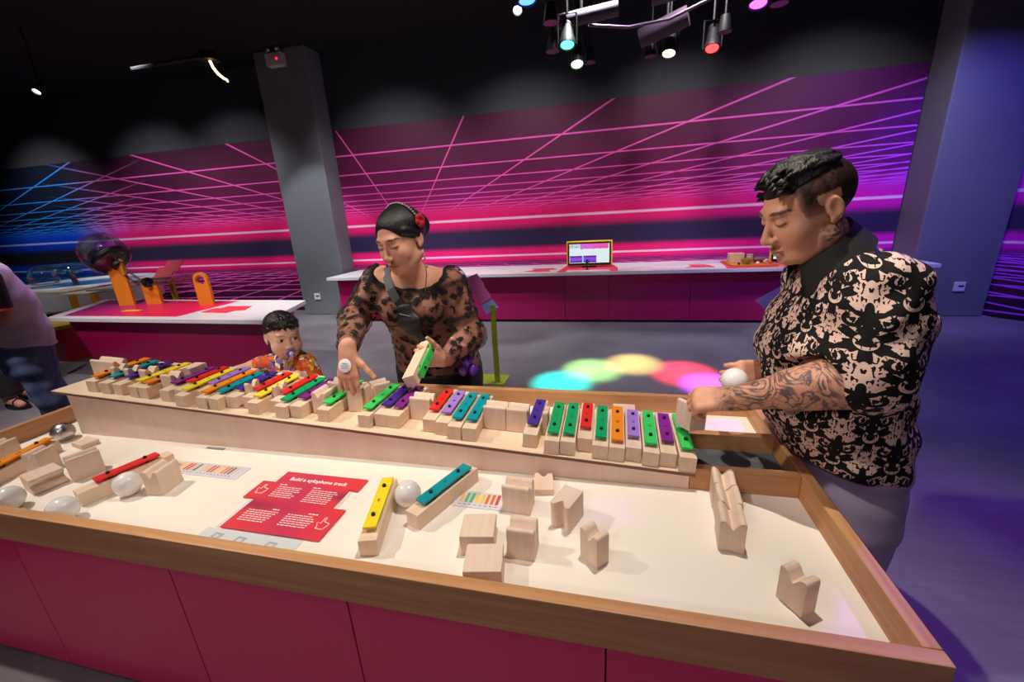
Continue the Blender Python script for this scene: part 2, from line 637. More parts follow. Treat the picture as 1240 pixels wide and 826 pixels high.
def screen_mat(name, kind):
    g = G(name)
    x, y, z = g.sep(g.coord())
    if kind == 1:
        col = g.mix(g.noise(g.coord(), 30, 2), lin((224, 244, 248)), lin((240, 250, 252)))
        hd = z.gt(0.215) * x.gt(-0.10) * x.lt(0.205)
        edge = g.noise(g.comb(x, 0.0, 0.0), 30, 2) * 0.03
        hd = (z + edge).gt(0.225) * x.gt(-0.10) * x.lt(0.21)
        col = g.mix(hd, col, g.mix(g.ss(x, -0.1, 0.2), lin((226, 110, 232)), lin((240, 92, 176))))
        wv = z.gt(0.06) * z.lt(0.135) * x.gt(-0.215) * x.lt(0.08)
        amp = g.noise(g.comb(x, 0.0, 0.0), 60, 3) * 0.045
        wave = (z - 0.098).abs().lt(amp)
        wc = g.mix(wave, lin((58, 34, 120)), lin((150, 70, 230)))
        wc = g.mix((x + 0.07).abs().lt(0.008), wc, lin((120, 220, 255)))
        col = g.mix(wv, col, wc)
        tx = g.math('SINE', z * 420.0).gt(0.0) * z.gt(0.225) * z.lt(0.262) * x.lt(-0.11) * g.noise(g.scale(g.coord(), (60, 1, 200)), 1, 2).gt(0.45)
        col = g.mix(tx, col, lin((90, 90, 130)))
    else:
        col = g.mix(g.noise(g.coord(), 14, 2), lin((196, 232, 246)), lin((226, 245, 250)))
        v = g.voronoi(g.coord(), 26)
        sel = v.lt(0.16)
        col = g.mix(sel, col, lin((70, 120, 190)))
        top = z.gt(0.2)
        col = g.mix(top, col, lin((170, 170, 220)))
    g.set(lin((20, 20, 20)), 0.2, emit=col, es=0.9)
    return g.m


m1 = monitor(-0.50, 0.004, 0.595, 0.870, 4.80, screen_mat('screen_waveform', 1), 'yellow-framed touch screen showing a purple sound wave')
m2 = monitor(1.575, 2.06, 0.582, 0.815, 4.80, screen_mat('screen_blue', 2), 'yellow-framed touch screen with pale blue diagram beside tray')
# microphone
r = empty('microphone', (-0.262, 4.66, 0.5725), 0, 'small black microphone standing in front of waveform screen', 'microphone')
r.scale = (0.75, 0.75, 0.85)
MB().lathe([(0.03, 0), (0.03, 0.008), (0.008, 0.012), (0.007, 0.05)], (0, 0, 0), 16).build('base', M_BLACK, r, True)
MB().lathe([(0.012, 0.05), (0.02, 0.06), (0.022, 0.11), (0.016, 0.128), (0, 0.132)], (0, 0, 0), 16).build('capsule', plain('mic_grille', (70, 70, 78), 0.4, 0.7), r, True)


def sheet(name, pts, z, mat, label, cat, t=0.0015, group=None):
    cx = sum(p[0] for p in pts) / len(pts)
    cy = sum(p[1] for p in pts) / len(pts)
    o = MB().prism([(p[0] - cx, p[1] - cy) for p in pts], 0, t, 'z').build(name, mat)
    o.location = (cx, cy, z)
    return tag(o, label, cat, group)


sheet('counter_mat', [(-0.585, 4.47), (0.064, 4.47), (0.064, 4.78), (0.0, 5.05), (-0.52, 5.05)], 0.5722, M_CORAL, 'coral printed mat under the waveform screen', 'mat', 0.0003)
sheet('keyboard_strip', [(-0.49, 4.49), (-0.02, 4.49), (-0.02, 4.60), (-0.47, 4.60)], 0.5726, M_WHITE, 'white instruction strip in front of waveform screen', 'card')
sheet('counter_mat', [(1.11, 4.47), (2.75, 4.47), (2.70, 5.06), (1.16, 5.06)], 0.5722, M_CORAL, 'coral printed mat beneath the orange tray', 'mat', 0.0003)
for pts, lab in (([(-0.95, 4.58), (-0.66, 4.56), (-0.70, 4.70), (-0.61, 4.72), (-0.66, 4.82), (-0.9, 4.80), (-0.86, 4.7)], 'coral instruction card on counter beside waveform screen'),
                 ([(0.74, 4.60), (1.02, 4.60), (1.0, 4.72), (0.95, 4.80), (0.80, 4.80), (0.82, 4.70)], 'coral instruction card on counter between the two screens')):
    sheet('instruction_card', pts, 0.5724, M_CORAL, lab, 'card', 0.004)
tr = empty('sound_tray', (1.39, 4.76, 0.5728), 0, 'orange tray of small wooden noise makers on counter', 'tray')
MB().box(-0.22, 0.20, -0.19, 0.22, 0, 0.008).build('tray_base', M_ORG, tr, bevel=0.003)
for a_ in ((-0.22, 0.20, -0.19, -0.18), (-0.22, 0.20, 0.21, 0.22), (-0.22, -0.21, -0.18, 0.21), (0.19, 0.20, -0.18, 0.21)):
    MB().box(*a_, 0.0081, 0.016).build('tray_rim', M_ORG, tr, bevel=0.002)
M_BIRCH0 = plain('pale_wood_small', (214, 178, 132), 0.5, var=0.14, scale=30)
M_BROWN0 = plain('brown_wood_small', (120, 78, 52), 0.5, var=0.2, scale=30)


def small(name, mb, mat, loc, label, cat, **k):
    o = mb.build(name, mat, None, **k)
    o.location = loc
    return tag(o, label, cat, 'noise makers on the orange tray')


ZT = 0.5728 + 0.0082
small('wooden_box', MB().box(-0.07, 0.07, -0.05, 0.05, 0, 0.10), M_BIRCH0, (1.265, 4.83, ZT), 'pale wooden sound box, largest thing on orange tray', 'box', bevel=0.006)
small('wooden_bowl', MB().lathe([(0.0, 0.004), (0.03, 0), (0.048, 0.03), (0.05, 0.055), (0.042, 0.055), (0.04, 0.03), (0, 0.012)], (0, 0, 0), 20), plain('olive_bowl', (150, 140, 50), 0.4), (1.335, 4.70, ZT), 'small olive green bowl on orange tray', 'bowl', smooth=True)
small('wooden_cup', MB().lathe([(0.0, 0), (0.028, 0), (0.03, 0.085), (0.024, 0.085), (0.022, 0.01), (0, 0.01)], (0, 0, 0), 18), M_BIRCH0, (1.40, 4.84, ZT), 'pale wooden cup standing on orange tray', 'cup', smooth=True)
small('wooden_shaker', MB().lathe([(0.0, -0.06), (0.024, -0.05), (0.03, 0), (0.024, 0.05), (0, 0.06)], (0, 0, 0.03), 18, (1, 0.15, 0)), M_BROWN0, (1.475, 4.79, ZT), 'brown wooden shaker lying on orange tray', 'shaker', smooth=True)
small('bead', MB().lathe([(0.0, -0.018), (0.013, -0.013), (0.018, 0), (0.013, 0.013), (0, 0.018)], (0, 0, 0.018), 14), M_CORAL, (1.54, 4.66, ZT), 'small coral bead on orange tray', 'bead', smooth=True)
small('bead', MB().lathe([(0.0, -0.014), (0.010, -0.010), (0.014, 0), (0.010, 0.010), (0, 0.014)], (0, 0, 0.014), 14), M_BLACK, (1.255, 4.66, ZT), 'small black bead on orange tray', 'bead', smooth=True)
small('bead', MB().lathe([(0.0, -0.017), (0.012, -0.012), (0.017, 0), (0.012, 0.012), (0, 0.017)], (0, 0, 0.017), 14), M_WHITE, (1.42, 4.63, ZT), 'small white bead on orange tray', 'bead', smooth=True)
small('bead', MB().lathe([(0.0, -0.02), (0.014, -0.014), (0.02, 0), (0.014, 0.014), (0, 0.02)], (0, 0, 0.02), 14), M_BIRCH0, (1.505, 4.70, ZT), 'small pale wooden bead on orange tray', 'bead', smooth=True)


# ================================================================== SIGN STANDS
def sign_print(name, a, b):
    g = G(name)
    x, y, z = g.sep(g.coord())
    g.set(g.mix(g.noise(g.coord(), 6, 2), lin(a), lin(b)), 0.3, 0, 0.5)
    return g.m


M_LIME = plain('lime_lacquer', (176, 186, 54), 0.4, var=0.06)
st = empty('sign_stand', (-0.91, 2.81, 0), 0, 'lime green sign stand with lilac panel behind the woman', 'sign stand')
MB().box(-0.155, 0.155, -0.095, 0.095, 0, 0.01).build('base_plate', M_LIME, st, bevel=0.003)
for sx, sy in ((-0.02, -0.05), (0.02, -0.05), (0.045, -0.075), (0.10, -0.075)):
    MB().lathe([(0, 0.0105), (0.006, 0.0105), (0.006, 0.013), (0, 0.013)], (sx + 0.03, sy, 0), 8).build('screw', M_STEEL, st)
MB().hexa([(0.075, -0.06, 0.0105), (0.115, -0.06, 0.0105), (0.115, -0.048, 0.0105), (0.075, -0.048, 0.0105), (0.065, -0.02, 0.585), (0.105, -0.02, 0.585), (0.105, -0.008, 0.585), (0.065, -0.008, 0.585)]).build('post', M_LIME, st, bevel=0.002)
P_ = plain('lilac_acrylic', (222, 110, 176), 0.25, var=0.08)
pm = Matrix.Translation((0.05, -0.01, 0.60)) @ Matrix.Rotation(math.radians(-8), 4, 'Z') @ Matrix.Rotation(math.radians(56), 4, 'Y') @ Matrix.Rotation(0.1, 4, 'X')
pan = MB().prism([(-0.02, -0.075), (-0.02, 0.085), (-0.13, 0.085), (-0.13, 0.10), (-0.23, 0.10), (-0.23, -0.06), (-0.13, -0.06), (-0.13, -0.075)], -0.004, 0.004, 'z').build('sign_panel', P_, st, bevel=0.001)
pan.data.transform(pm)
lip = MB().box(-0.045, 0.035, -0.08, 0.095, -0.0045, -0.001).build('holder_lip', plain('pale_blue_plate', (150, 168, 226), 0.35), st)
lip.data.transform(pm @ Matrix.Translation((0.03, 0, -0.006)))

st2 = empty('sign_stand', (0.90, 2.45, 0), 0, 'orange sign stand with violet panel behind the man', 'sign stand')
MB().box(-0.15, 0.15, -0.09, 0.09, 0, 0.01).build('base_plate', M_ORG, st2, bevel=0.003)
MB().hexa([(-0.02, -0.02, 0.0105), (0.02, -0.02, 0.0105), (0.02, -0.008, 0.0105), (-0.02, -0.008, 0.0105), (-0.055, 0.02, 0.67), (-0.015, 0.02, 0.67), (-0.015, 0.032, 0.67), (-0.055, 0.032, 0.67)]).build('post', plain('orange_red_lacquer', (222, 92, 48), 0.4), st2, bevel=0.002)
pan = MB().box(-0.12, 0.12, -0.09, 0.09, -0.004, 0.004).build('sign_panel', plain('violet_acrylic', (120, 70, 190), 0.3), st2, bevel=0.001)
pan.data.transform(Matrix.Translation((0.01, 0.03, 0.70)) @ Matrix.Rotation(math.radians(-32), 4, 'Y') @ Matrix.Rotation(math.radians(14), 4, 'X'))

# ================================================================== LEFT EXHIBIT: glass jar and tube on a magenta table
lx = empty('jar_exhibit_table', (-3.75, 2.85, 0), 0, 'magenta exhibit table with white top behind the child', 'table')
top = [(-4.72, 2.46), (-2.39, 2.41), (-2.64, 3.11), (-5.25, 3.26)]
off = lambda pts, z: [(p[0] + 3.75, p[1] - 2.85, z) for p in pts]


def slab(pts0, z0, pts1, z1):
    return MB().hexa(off(pts0, z0) + off(pts1, z1))


slab(top, 0.536, top, 0.571).build('worktop', M_TOP, lx, bevel=0.004)
bt = [(-4.60, 2.53), (-2.50, 2.49), (-2.72, 3.05), (-5.08, 3.20)]
bb = [(-4.55, 2.62), (-2.66, 2.58), (-2.84, 3.05), (-4.95, 3.18)]
slab(bb, 0.012, bt, 0.535).build('cabinet_body', M_MAGDK, lx, bevel=0.003)
slab([(-4.5, 2.68), (-2.72, 2.64), (-2.88, 3.0), (-4.9, 3.12)], 0.0, [(-4.5, 2.68), (-2.72, 2.64), (-2.88, 3.0), (-4.9, 3.12)], 0.0119).build('plinth', M_BLACK, lx)
g = G('jar_mat_print')
x, y, z = g.sep(g.coord())
g.set(g.mix(g.ss(x, -0.7, 0.35), lin((150, 30, 112)), lin((228, 30, 84))), 0.35)
sheet('exhibit_mat', [(-4.62, 2.52), (-3.34, 2.50), (-3.34, 3.09), (-5.1, 3.20)], 0.5712, g.m, 'magenta printed mat beneath the glass jar exhibit', 'mat', 0.0004)
MB().box(0.0, 0.28, -0.352, -0.350, 0.43, 0.434).build('drawer_slot', M_SEAM, lx).location = (-0.75, 0.033, 0.03)
sheet('instruction_card', [(-3.26, 2.64), (-2.99, 2.62), (-2.98, 2.70), (-2.90, 2.72), (-2.98, 2.87), (-3.22, 2.87), (-3.22, 2.79), (-3.29, 2.78)], 0.5712, M_CORAL, 'coral instruction card on white exhibit top beside the mat', 'card', 0.003)

app = empty('glass_jar_apparatus', (-4.2, 2.95, 0.5718), 0, 'tilted glass jar with tube on three orange stands', 'apparatus')
GLASS = None
g = G('clear_glass')
tr_ = g.node('ShaderNodeBsdfTransparent')
tr_.inputs[0].default_value = (0.93, 0.95, 0.97, 1)
gl_ = g.node('ShaderNodeBsdfGlossy')
gl_.inputs['Roughness'].default_value = 0.04
lw_ = g.node('ShaderNodeFresnel')
lw_.inputs[0].default_value = 1.5
mx_ = g.node('ShaderNodeMixShader')
g.put(mx_.inputs[0], (S(g, lw_.outputs[0]) * 0.9 + 0.02).min(0.7))
g.t.links.new(tr_.outputs[0], mx_.inputs[1])
g.t.links.new(gl_.outputs[0], mx_.inputs[2])
g.t.links.new(mx_.outputs[0], g.out.inputs[0])
GLASS = g.m


def plate_stand(x, y, w, h, t, hole, rot, cut=None):
    """orange plate standing upright, round headed with a hole, or with a scooped top"""
    pts = []
    R = w / 2
    if hole:
        zc = h - R
        pts = [(-R, 0), (R, 0)] + [(R * math.cos(a), zc + R * math.sin(a)) for a in np.linspace(0, math.pi, 17)]
        inner = [(hole * math.cos(a), zc + hole * math.sin(a)) for a in np.linspace(0, 2 * math.pi, 24, endpoint=False)]
        bm = bmesh.new()
        ov = [bm.verts.new((a, 0, b)) for a, b in pts]
        iv = [bm.verts.new((a, 0, b)) for a, b in inner]
        es = [bm.edges.new((ov[i], ov[(i + 1) % len(ov)])) for i in range(len(ov))]
        es += [bm.edges.new((iv[i], iv[(i + 1) % len(iv)])) for i in range(len(iv))]
        bmesh.ops.triangle_fill(bm, use_beauty=True, use_dissolve=False, edges=es)
        ext = bmesh.ops.extrude_face_region(bm, geom=list(bm.faces))
        bmesh.ops.translate(bm, verts=[v for v in ext['geom'] if isinstance(v, bmesh.types.BMVert)], vec=(0, t, 0))
        bmesh.ops.recalc_face_normals(bm, faces=bm.faces)
        me = bpy.data.meshes.new('stand_plate')
        bm.to_mesh(me)
        bm.free()
    else:
        pts = [(-R, 0), (R, 0), (R, h)] + [(cut * math.cos(a), h + 0.0 + cut * math.sin(a)) for a in np.linspace(0, -math.pi, 13)] + [(-R, h)]
        me = MB().prism(pts, 0, t).mesh('stand_plate')
    o = mesh_obj('stand_plate', me, M_ORG, app)
    o.location = (x + 4.2, y - 2.95, 0)
    o.rotation_euler = (0, 0, rot)
    return o


plate_stand(-4.47, 2.93, 0.135, 0.47, 0.03, 0.045, 0.35)
plate_stand(-4.20, 2.98, 0.15, 0.20, 0.03, 0, 0.2, cut=0.045)
plate_stand(-3.53, 2.93, 0.13, 0.29, 0.03, 0.042, 0.2)
ax = Vector((0.62, 0.0, -0.55)).normalized()
jc = Vector((-0.335, 0.0, 0.455))
prof = [(0.030, 0.13), (0.034, 0.115), (0.09, 0.10), (0.155, 0.06), (0.175, 0.015), (0.175, -0.09), (0.155, -0.155), (0.11, -0.185), (0.0, -0.19)]
MB().lathe([(r_, -z_) for r_, z_ in prof][::-1], jc, 36, -ax).build('glass_jar', GLASS, app, True)
prof = [(0.0, 0.112), (0.08, 0.095), (0.145, 0.058), (0.155, 0.03), (0.0, 0.02)]
MB().lathe([(r_, -z_) for r_, z_ in prof][::-1], jc, 30, -ax).build('dark_filling', plain('dark_beads', (26, 22, 24), 0.5, var=0.4, scale=60), app, True)
p0 = jc + ax * 0.12
MB().tube([p0, p0 + Vector((0.10, 0, -0.10)), p0 + Vector((0.18, 0, -0.155)), p0 + Vector((0.27, 0.01, -0.165)), p0 + Vector((0.86, -0.01, -0.135))], 0.034, 18).build('glass_tube', GLASS, app, True)
MB().lathe([(0.036, -0.012), (0.046, -0.012), (0.046, 0.012), (0.036, 0.012), (0.036, -0.012)], p0 + Vector((0.27, 0.01, -0.165)), 20, (1, 0, 0.04)).build('tube_ring', M_BLACK, app, True)
MB().lathe([(0.036, -0.012), (0.05, -0.012), (0.05, 0.012), (0.036, 0.012), (0.036, -0.012)], p0 + Vector((0.0, 0, 0.0)), 20, tuple(ax)).build('tube_ring', M_BLACK, app, True)
# little yellow label on the mat in front of the jar
sheet('yellow_label', [(-4.19, 2.68), (-4.0, 2.70), (-4.01, 2.74), (-4.18, 2.73)], 0.5718, M_YEL, 'small yellow label strip before the glass jar', 'label', 0.002)

# ================================================================== FAR LEFT EXHIBITS
bs = empty('water_basin_exhibit', (-7.05, 4.25, 0), 0, 'round white drum table with blue water top', 'basin')
MB().lathe([(0.62, 0.0), (0.62, 0.33), (0.0, 0.33)], (0, 0, 0), 40).build('plinth', M_BLACK, bs, True)
MB().lathe([(0.74, 0.331), (0.78, 0.36), (0.78, 0.62), (0.76, 0.64), (0.68, 0.64), (0.66, 0.60), (0, 0.60), (0, 0.331)], (0, 0, 0), 48).build('drum', plain('white_lacquer', (206, 202, 208), 0.35), bs, True)
MB().lathe([(0, 0.602), (0.655, 0.602), (0.655, 0.622), (0, 0.622)], (0, 0, 0), 48).build('water', plain('blue_water', (84, 170, 200), 0.08, var=0.2, scale=9), bs, True)
an = MB()
an.tube([(0.12, -0.2, 0.622), (0.06, -0.2, 0.78)], 0.03, 10)
an.build('jet_pipe', M_STEEL, bs, True)
for i in range(5):
    a = i * 1.256
    MB().lathe([(0, -0.03), (0.03, -0.02), (0.036, 0.01), (0, 0.03)], (0.06 + 0.10 * math.cos(a), -0.2 + 0.1 * math.sin(a), 0.80), 12).build('jet_nozzle', M_STEEL, bs, True)
MB().lathe([(0.0, 0.90), (0.30, 0.895), (0.36, 0.86), (0.37, 0.84), (0.355, 0.84), (0.29, 0.88), (0, 0.885)], (0.06, -0.2, 0), 32).build('clear_cover', GLASS, bs, True)
dm = MB().lathe([(0.13, 0.002), (0.155, 0.06), (0.14, 0.14), (0.09, 0.2), (0, 0.222), ], (0, 0, 0), 28).build('clear_dome', GLASS, bs, True)
dm.location = (-0.37, -0.25, 0.643)
for i, (x, y, zt, lab) in enumerate(((-6.05, 3.45, 0.655, 'yellow post stand with white tray nearest the drum'), (-5.62, 3.40, 0.64, 'yellow post stand with pale tray in middle of row'), (-5.28, 3.42, 0.68, 'yellow post stand with white tray beside orange plate'))):
    r = empty('tray_stand', (x, y, 0), 0.1, lab, 'stand', 'yellow tray stands')
    MB().box(-0.035, 0.035, -0.02, 0.02, 0.0, zt - 0.02).build('post', M_YEL, r, bevel=0.004)
    MB().box(-0.20, 0.20, -0.16, 0.16, zt - 0.0199, zt).build('tray', plain('cream_tray', (220, 206, 190), 0.4), r, bevel=0.005)
rs = empty('sign_stand', (-5.2, 3.95, 0), 0, 'yellow post with coral sign panel before the mural', 'sign stand')
MB().box(-0.03, 0.03, -0.015, 0.015, 0.0, 0.73).build('post', M_YEL, rs, bevel=0.003)
ps = MB().prism([(-0.16, -0.13), (0.10, -0.13), (0.10, -0.03), (0.16, -0.03), (0.16, 0.13), (-0.08, 0.13), (-0.08, 0.04), (-0.16, 0.04)], -0.004, 0.004, 'z').build('sign_panel', M_CORAL, rs)
ps.data.transform(Matrix.Translation((0.04, -0.02, 0.79)) @ Matrix.Rotation(math.radians(48), 4, 'X'))
pl = MB().box(-0.17, 0.11, -0.16, -0.10, -0.012, -0.005).build('panel_holder', plain('cream_tray', (220, 206, 190)), rs)
pl.data.transform(Matrix.Translation((0.04, -0.02, 0.79)) @ Matrix.Rotation(math.radians(48), 4, 'X'))
bn = empty('red_bench', (-5.95, 3.05, 0), 0, 'low red bench with yellow top beside magenta table', 'bench')
MB().box(-0.55, 0.55, -0.18, 0.18, 0.0, 0.34).build('bench_body', plain('red_laminate', (226, 38, 74), 0.4), bn, bevel=0.004)
MB().box(-0.58, 0.58, -0.21, 0.21, 0.3401, 0.375).build('bench_top', M_YEL, bn, bevel=0.004)

# ================================================================== CEILING LIGHTS
M_TUBE = plain('mauve_tube', (66, 50, 70), 0.55)
rig = empty('light_rig', (0.2, 3.55, 3.2), 0, 'dark ceiling rig of thick mauve tubes carrying coloured lamps', 'lighting rig')


def rp(p): return (p[0] - 0.2, p[1] - 3.55, p[2] - 3.2)


MB().tube([rp((-0.45, 3.75, 2.58)), rp((0.02, 3.72, 2.60))], 0.05, 16).build('tube', M_TUBE, rig, True)
MB().tube([rp((0.25, 3.7, 2.62)), rp((0.85, 3.62, 2.64))], 0.05, 16).build('tube', M_TUBE, rig, True)
MB().tube([rp((0.20, 4.15, 2.52)), rp((0.55, 4.05, 2.60))], 0.07, 16).build('tube', M_TUBE, rig, True)
MB().tube([rp((-0.2, 3.8, 2.55)), rp((0.1, 3.9, 2.53)), rp((0.4, 3.95, 2.56)), rp((0.75, 3.8, 2.62))], 0.012, 8).build('cable', plain('grey_cable', (120, 100, 125), 0.5), rig, True)
MB().lathe([(0.0, 0.0), (0.24, 0.0), (0.24, 0.42), (0.0, 0.42)], rp((0.25, 3.6, 2.76)), 24).build('hub', plain('dark_hub', (28, 24, 36), 0.6), rig, True)
for x, y in ((-0.25, 3.74), (0.7, 3.64), (0.4, 4.1)):
    MB().tube([rp((x, y, 2.62)), rp((x, y, 3.195))], 0.012, 8).build('hanger', M_BLACK, rig, True)

FIX = [  # lens position, floor aim, colour, glow, energy
    ((-0.52, 2.95, 2.42), (-0.346, 2.75, 0), (0.10, 0.25, 1.0), (60, 110, 255), 4, 'blue'),
    ((-0.353, 3.68, 2.40), (-0.346, 2.82, 0), (0.0, 1.0, 0.75), (70, 255, 200), 900, 'teal'),
    ((-0.316, 4.15, 2.40), (-0.139, 3.10, 0), (0.45, 1.0, 0.25), (190, 255, 200), 800, 'pale green'),
    ((0.435, 4.20, 2.40), (0.18, 3.26, 0), (1.0, 0.72, 0.18), (255, 226, 170), 750, 'warm amber'),
    ((0.77, 4.22, 2.40), (0.535, 3.09, 0), (1.0, 0.03, 0.06), (255, 50, 50), 1300, 'red'),
    ((0.89, 3.47, 2.40), (0.69, 2.87, 0), (0.62, 0.10, 1.0), (190, 70, 255), 1300, 'violet'),
]
M_CAN = plain('lamp_can', (10, 9, 12), 0.6)
for i, (p, aim, colr, glow, en, nm) in enumerate(FIX):
    ax = (Vector(aim) - Vector(p)).normalized()
    r = empty('stage_lamp', p, 0, 'stage lamp with ' + nm + ' lens hanging from the ceiling rig', 'lamp', 'coloured stage lamps')
    MB().lathe([(0.0, -0.20), (0.04, -0.195), (0.05, -0.06), (0.062, -0.03), (0.062, 0.004), (0.054, 0.004), (0.05, -0.01), (0.0, -0.012)], (0, 0, 0), 20, ax).build('can', M_CAN, r, True)
    MB().lathe([(0.0, -0.009), (0.049, -0.009), (0.049, -0.004), (0.0, -0.004)], (0, 0, 0), 20, ax).build('lens', plain('lens_' + nm.replace(' ', '_'), glow, 0.3, emit=glow, es=5.0), r)
    MB().tube([(0.07, 0, -0.0), (0.07, 0, 0.20), (-0.07, 0, 0.20), (-0.07, 0, 0.0)], 0.008, 8).build('yoke', M_BLACK, r)
    MB().tube([(0, 0, 0.2), (0, 0, 0.795)], 0.012, 8).build('hanger', M_BLACK, r)
    sp = spot('stage_spot', Vector(p) + ax * 0.012, aim, en * 2.6, colr, 12.0, 1.0, 0.02)

# clip lamps: unlit spots with chrome rings between the coloured ones
for (x, y, z), lab in (((-0.43, 3.35, 2.44), 'unlit chrome lamp beside the blue stage lamp'), ((-0.50, 3.95, 2.46), 'unlit chrome lamp beside the teal stage lamp'), ((-0.22, 4.28, 2.44), 'unlit chrome lamp beside the pale green stage lamp'), ((0.30, 4.3, 2.43), 'unlit chrome lamp beside the amber stage lamp'), ((0.83, 4.10, 2.47), 'unlit chrome lamp beside the red stage lamp'), ((1.05, 3.6, 2.43), 'unlit chrome lamp beside the violet stage lamp')):
    r = empty('clip_lamp', (x, y, z), 0, lab, 'lamp', 'unlit chrome lamps')
    MB().lathe([(0.0, 0.12), (0.035, 0.11), (0.05, 0.02), (0.05, 0.0), (0.044, 0.0), (0.03, 0.04), (0, 0.05)], (0, 0, 0), 18).build('can', M_CAN, r, True)
    MB().lathe([(0.046, -0.004), (0.054, -0.004), (0.054, 0.004), (0.046, 0.004), (0.046, -0.004)], (0, 0, 0), 20).build('chrome_ring', M_STEEL, r, True)
    MB().tube([(0, 0, 0.12), (0, 0, 3.195 - z)], 0.01, 8).build('hanger', M_BLACK, r)

# track lights further back
for (x, y, z), lab in (((-5.6, 3.5, 2.62), 'small bright track spotlight on dark ceiling above the drum'), ((-0.70, 3.55, 2.62), 'small bright track spotlight beside the ceiling rig')):
    r = empty('track_light', (x, y, z), 0, lab, 'spotlight', 'small white track lights')
    ax = Vector((0.1, -0.55, -0.7)).normalized()
    MB().lathe([(0.0, -0.14), (0.035, -0.135), (0.04, 0.0), (0.034, 0.0), (0.03, -0.02), (0, -0.022)], (0, 0, 0), 16, ax).build('can', M_CAN, r, True)
    MB().lathe([(0.0, -0.018), (0.029, -0.018), (0.029, -0.014), (0.0, -0.014)], (0, 0, 0), 16, ax).build('lens', plain('lens_white', (255, 250, 235), 0.3, emit=(255, 248, 230), es=14.0), r)
    MB().tube([(0, 0.05, 0.08), (0, 0.05, 3.195 - z)], 0.01, 8).build('hanger', M_BLACK, r)
tk = MB().tube([(-5.0, 4.05, 2.90), (-3.95, 4.05, 2.90)], 0.02, 8).build('ceiling_track', plain('grey_track', (34, 35, 40), 0.6), None, True)
tag(tk, 'thin grey track rail hanging below the ceiling', 'rail')
r = empty('curved_tube_lamp', (-3.93, 4.05, 2.88), 0, 'curved warm glowing tube hanging from the track rail', 'lamp')
MB().lathe([(0.0, 0.0), (0.09, 0.0), (0.08, 0.07), (0.0, 0.08)], (-0.06, 0, -0.03), 18).build('holder', M_CAN, r, True)
MB().tube([(-0.06, 0, -0.03), (-0.04, 0, -0.09), (0.0, 0, -0.15), (0.06, 0, -0.20), (0.09, 0, -0.215), (0.10, 0, -0.235)], [0.012, 0.013, 0.013, 0.012, 0.011, 0.009], 10).build('glowing_tube', plain('lens_warm', (255, 214, 150), 0.3, emit=(255, 214, 150), es=4.0), r, True)  # glint of the shiny cable put in as warm emission
# ================================================================== THE BIG XYLOPHONE TABLE
OAK_X = wood('oak_along_x', (178, 124, 82), (220, 172, 122), 0)
OAK_Y = wood('oak_along_y', (178, 124, 82), (220, 172, 122), 1)
BIRCH = wood('birch_along_y', (228, 200, 172), (244, 222, 198), 1, 1.3, 0.5)
BIRCH_X = wood('birch_along_x', (228, 200, 172), (244, 222, 198), 0, 1.3, 0.5)
BIRCH_Z = wood('beech_block', (228, 202, 180), (242, 220, 202), 2, 1.6, 0.55)
PLY = wood('birch_ply', (230, 200, 182), (242, 218, 202), 2, 0.5, 0.5)
PLYEDGE = plain('ply_edge', (128, 90, 68), 0.7, var=0.2, scale=40)
M_SURF = plain('cream_laminate', (244, 238, 228), 0.65, var=0.015, scale=5, spec=0.2)
M_TROUGH = plain('grey_felt', (86, 92, 98), 0.9, var=0.15, scale=20)
SURF = 0.4875
XI0, XI1, XO0, XO1 = -2.13, 0.459, -2.156, 0.485
YI0, YI1, YO0, YO1 = 0.575, 1.43, 0.549, 1.455
RIM = 0.551
tb = empty('xylophone_table', (-0.84, 1.0, 0), 0, 'large magenta play table with oak rim full of wooden blocks', 'table')


def tpart(mb, name, mat, **k):
    return local(mb.build(name, mat, tb, **k), tb)


tpart(MB().box(XO0, XO1, YO0, YI0, 0.465, RIM), 'front_rail', OAK_X, bevel=0.0025)
tpart(MB().box(XO0, XO1, YI1, YO1, 0.465, RIM), 'rear_rail', OAK_X, bevel=0.0025)
tpart(MB().box(XO0, XI0, YI0 + 0.0005, YI1 - 0.0005, 0.465, RIM), 'side_rail', OAK_Y, bevel=0.0025)
tpart(MB().box(XI1, XO1, YI0 + 0.0005, YI1 - 0.0005, 0.465, RIM), 'side_rail', OAK_Y, bevel=0.0025)
tpart(MB().box(0.205, XI1 - 0.0005, 0.9975, 1.02, SURF + 0.0003, RIM - 0.001), 'divider_rail', OAK_X, bevel=0.002)
tpart(MB().box(0.205, XI1 - 0.0005, 1.18, 1.205, 0.442, RIM - 0.001), 'divider_rail', OAK_X, bevel=0.002)
tpart(MB().box(XI0 + 0.0005, XI1 - 0.0005, YI0 + 0.0005, 1.0199, SURF - 0.02, SURF), 'play_surface', M_SURF)
tpart(MB().box(XI0 + 0.0005, 0.2045, 1.0201, YI1 - 0.0005, SURF - 0.02, SURF), 'play_surface', M_SURF)
tpart(MB().box(0.205, XI1 - 0.0005, 1.2055, YI1 - 0.0005, SURF - 0.02, SURF), 'play_surface', M_SURF)
tpart(MB().box(0.205, XI1 - 0.0005, 1.0205, 1.1795, 0.485, 0.500), 'ball_trough', M_TROUGH)
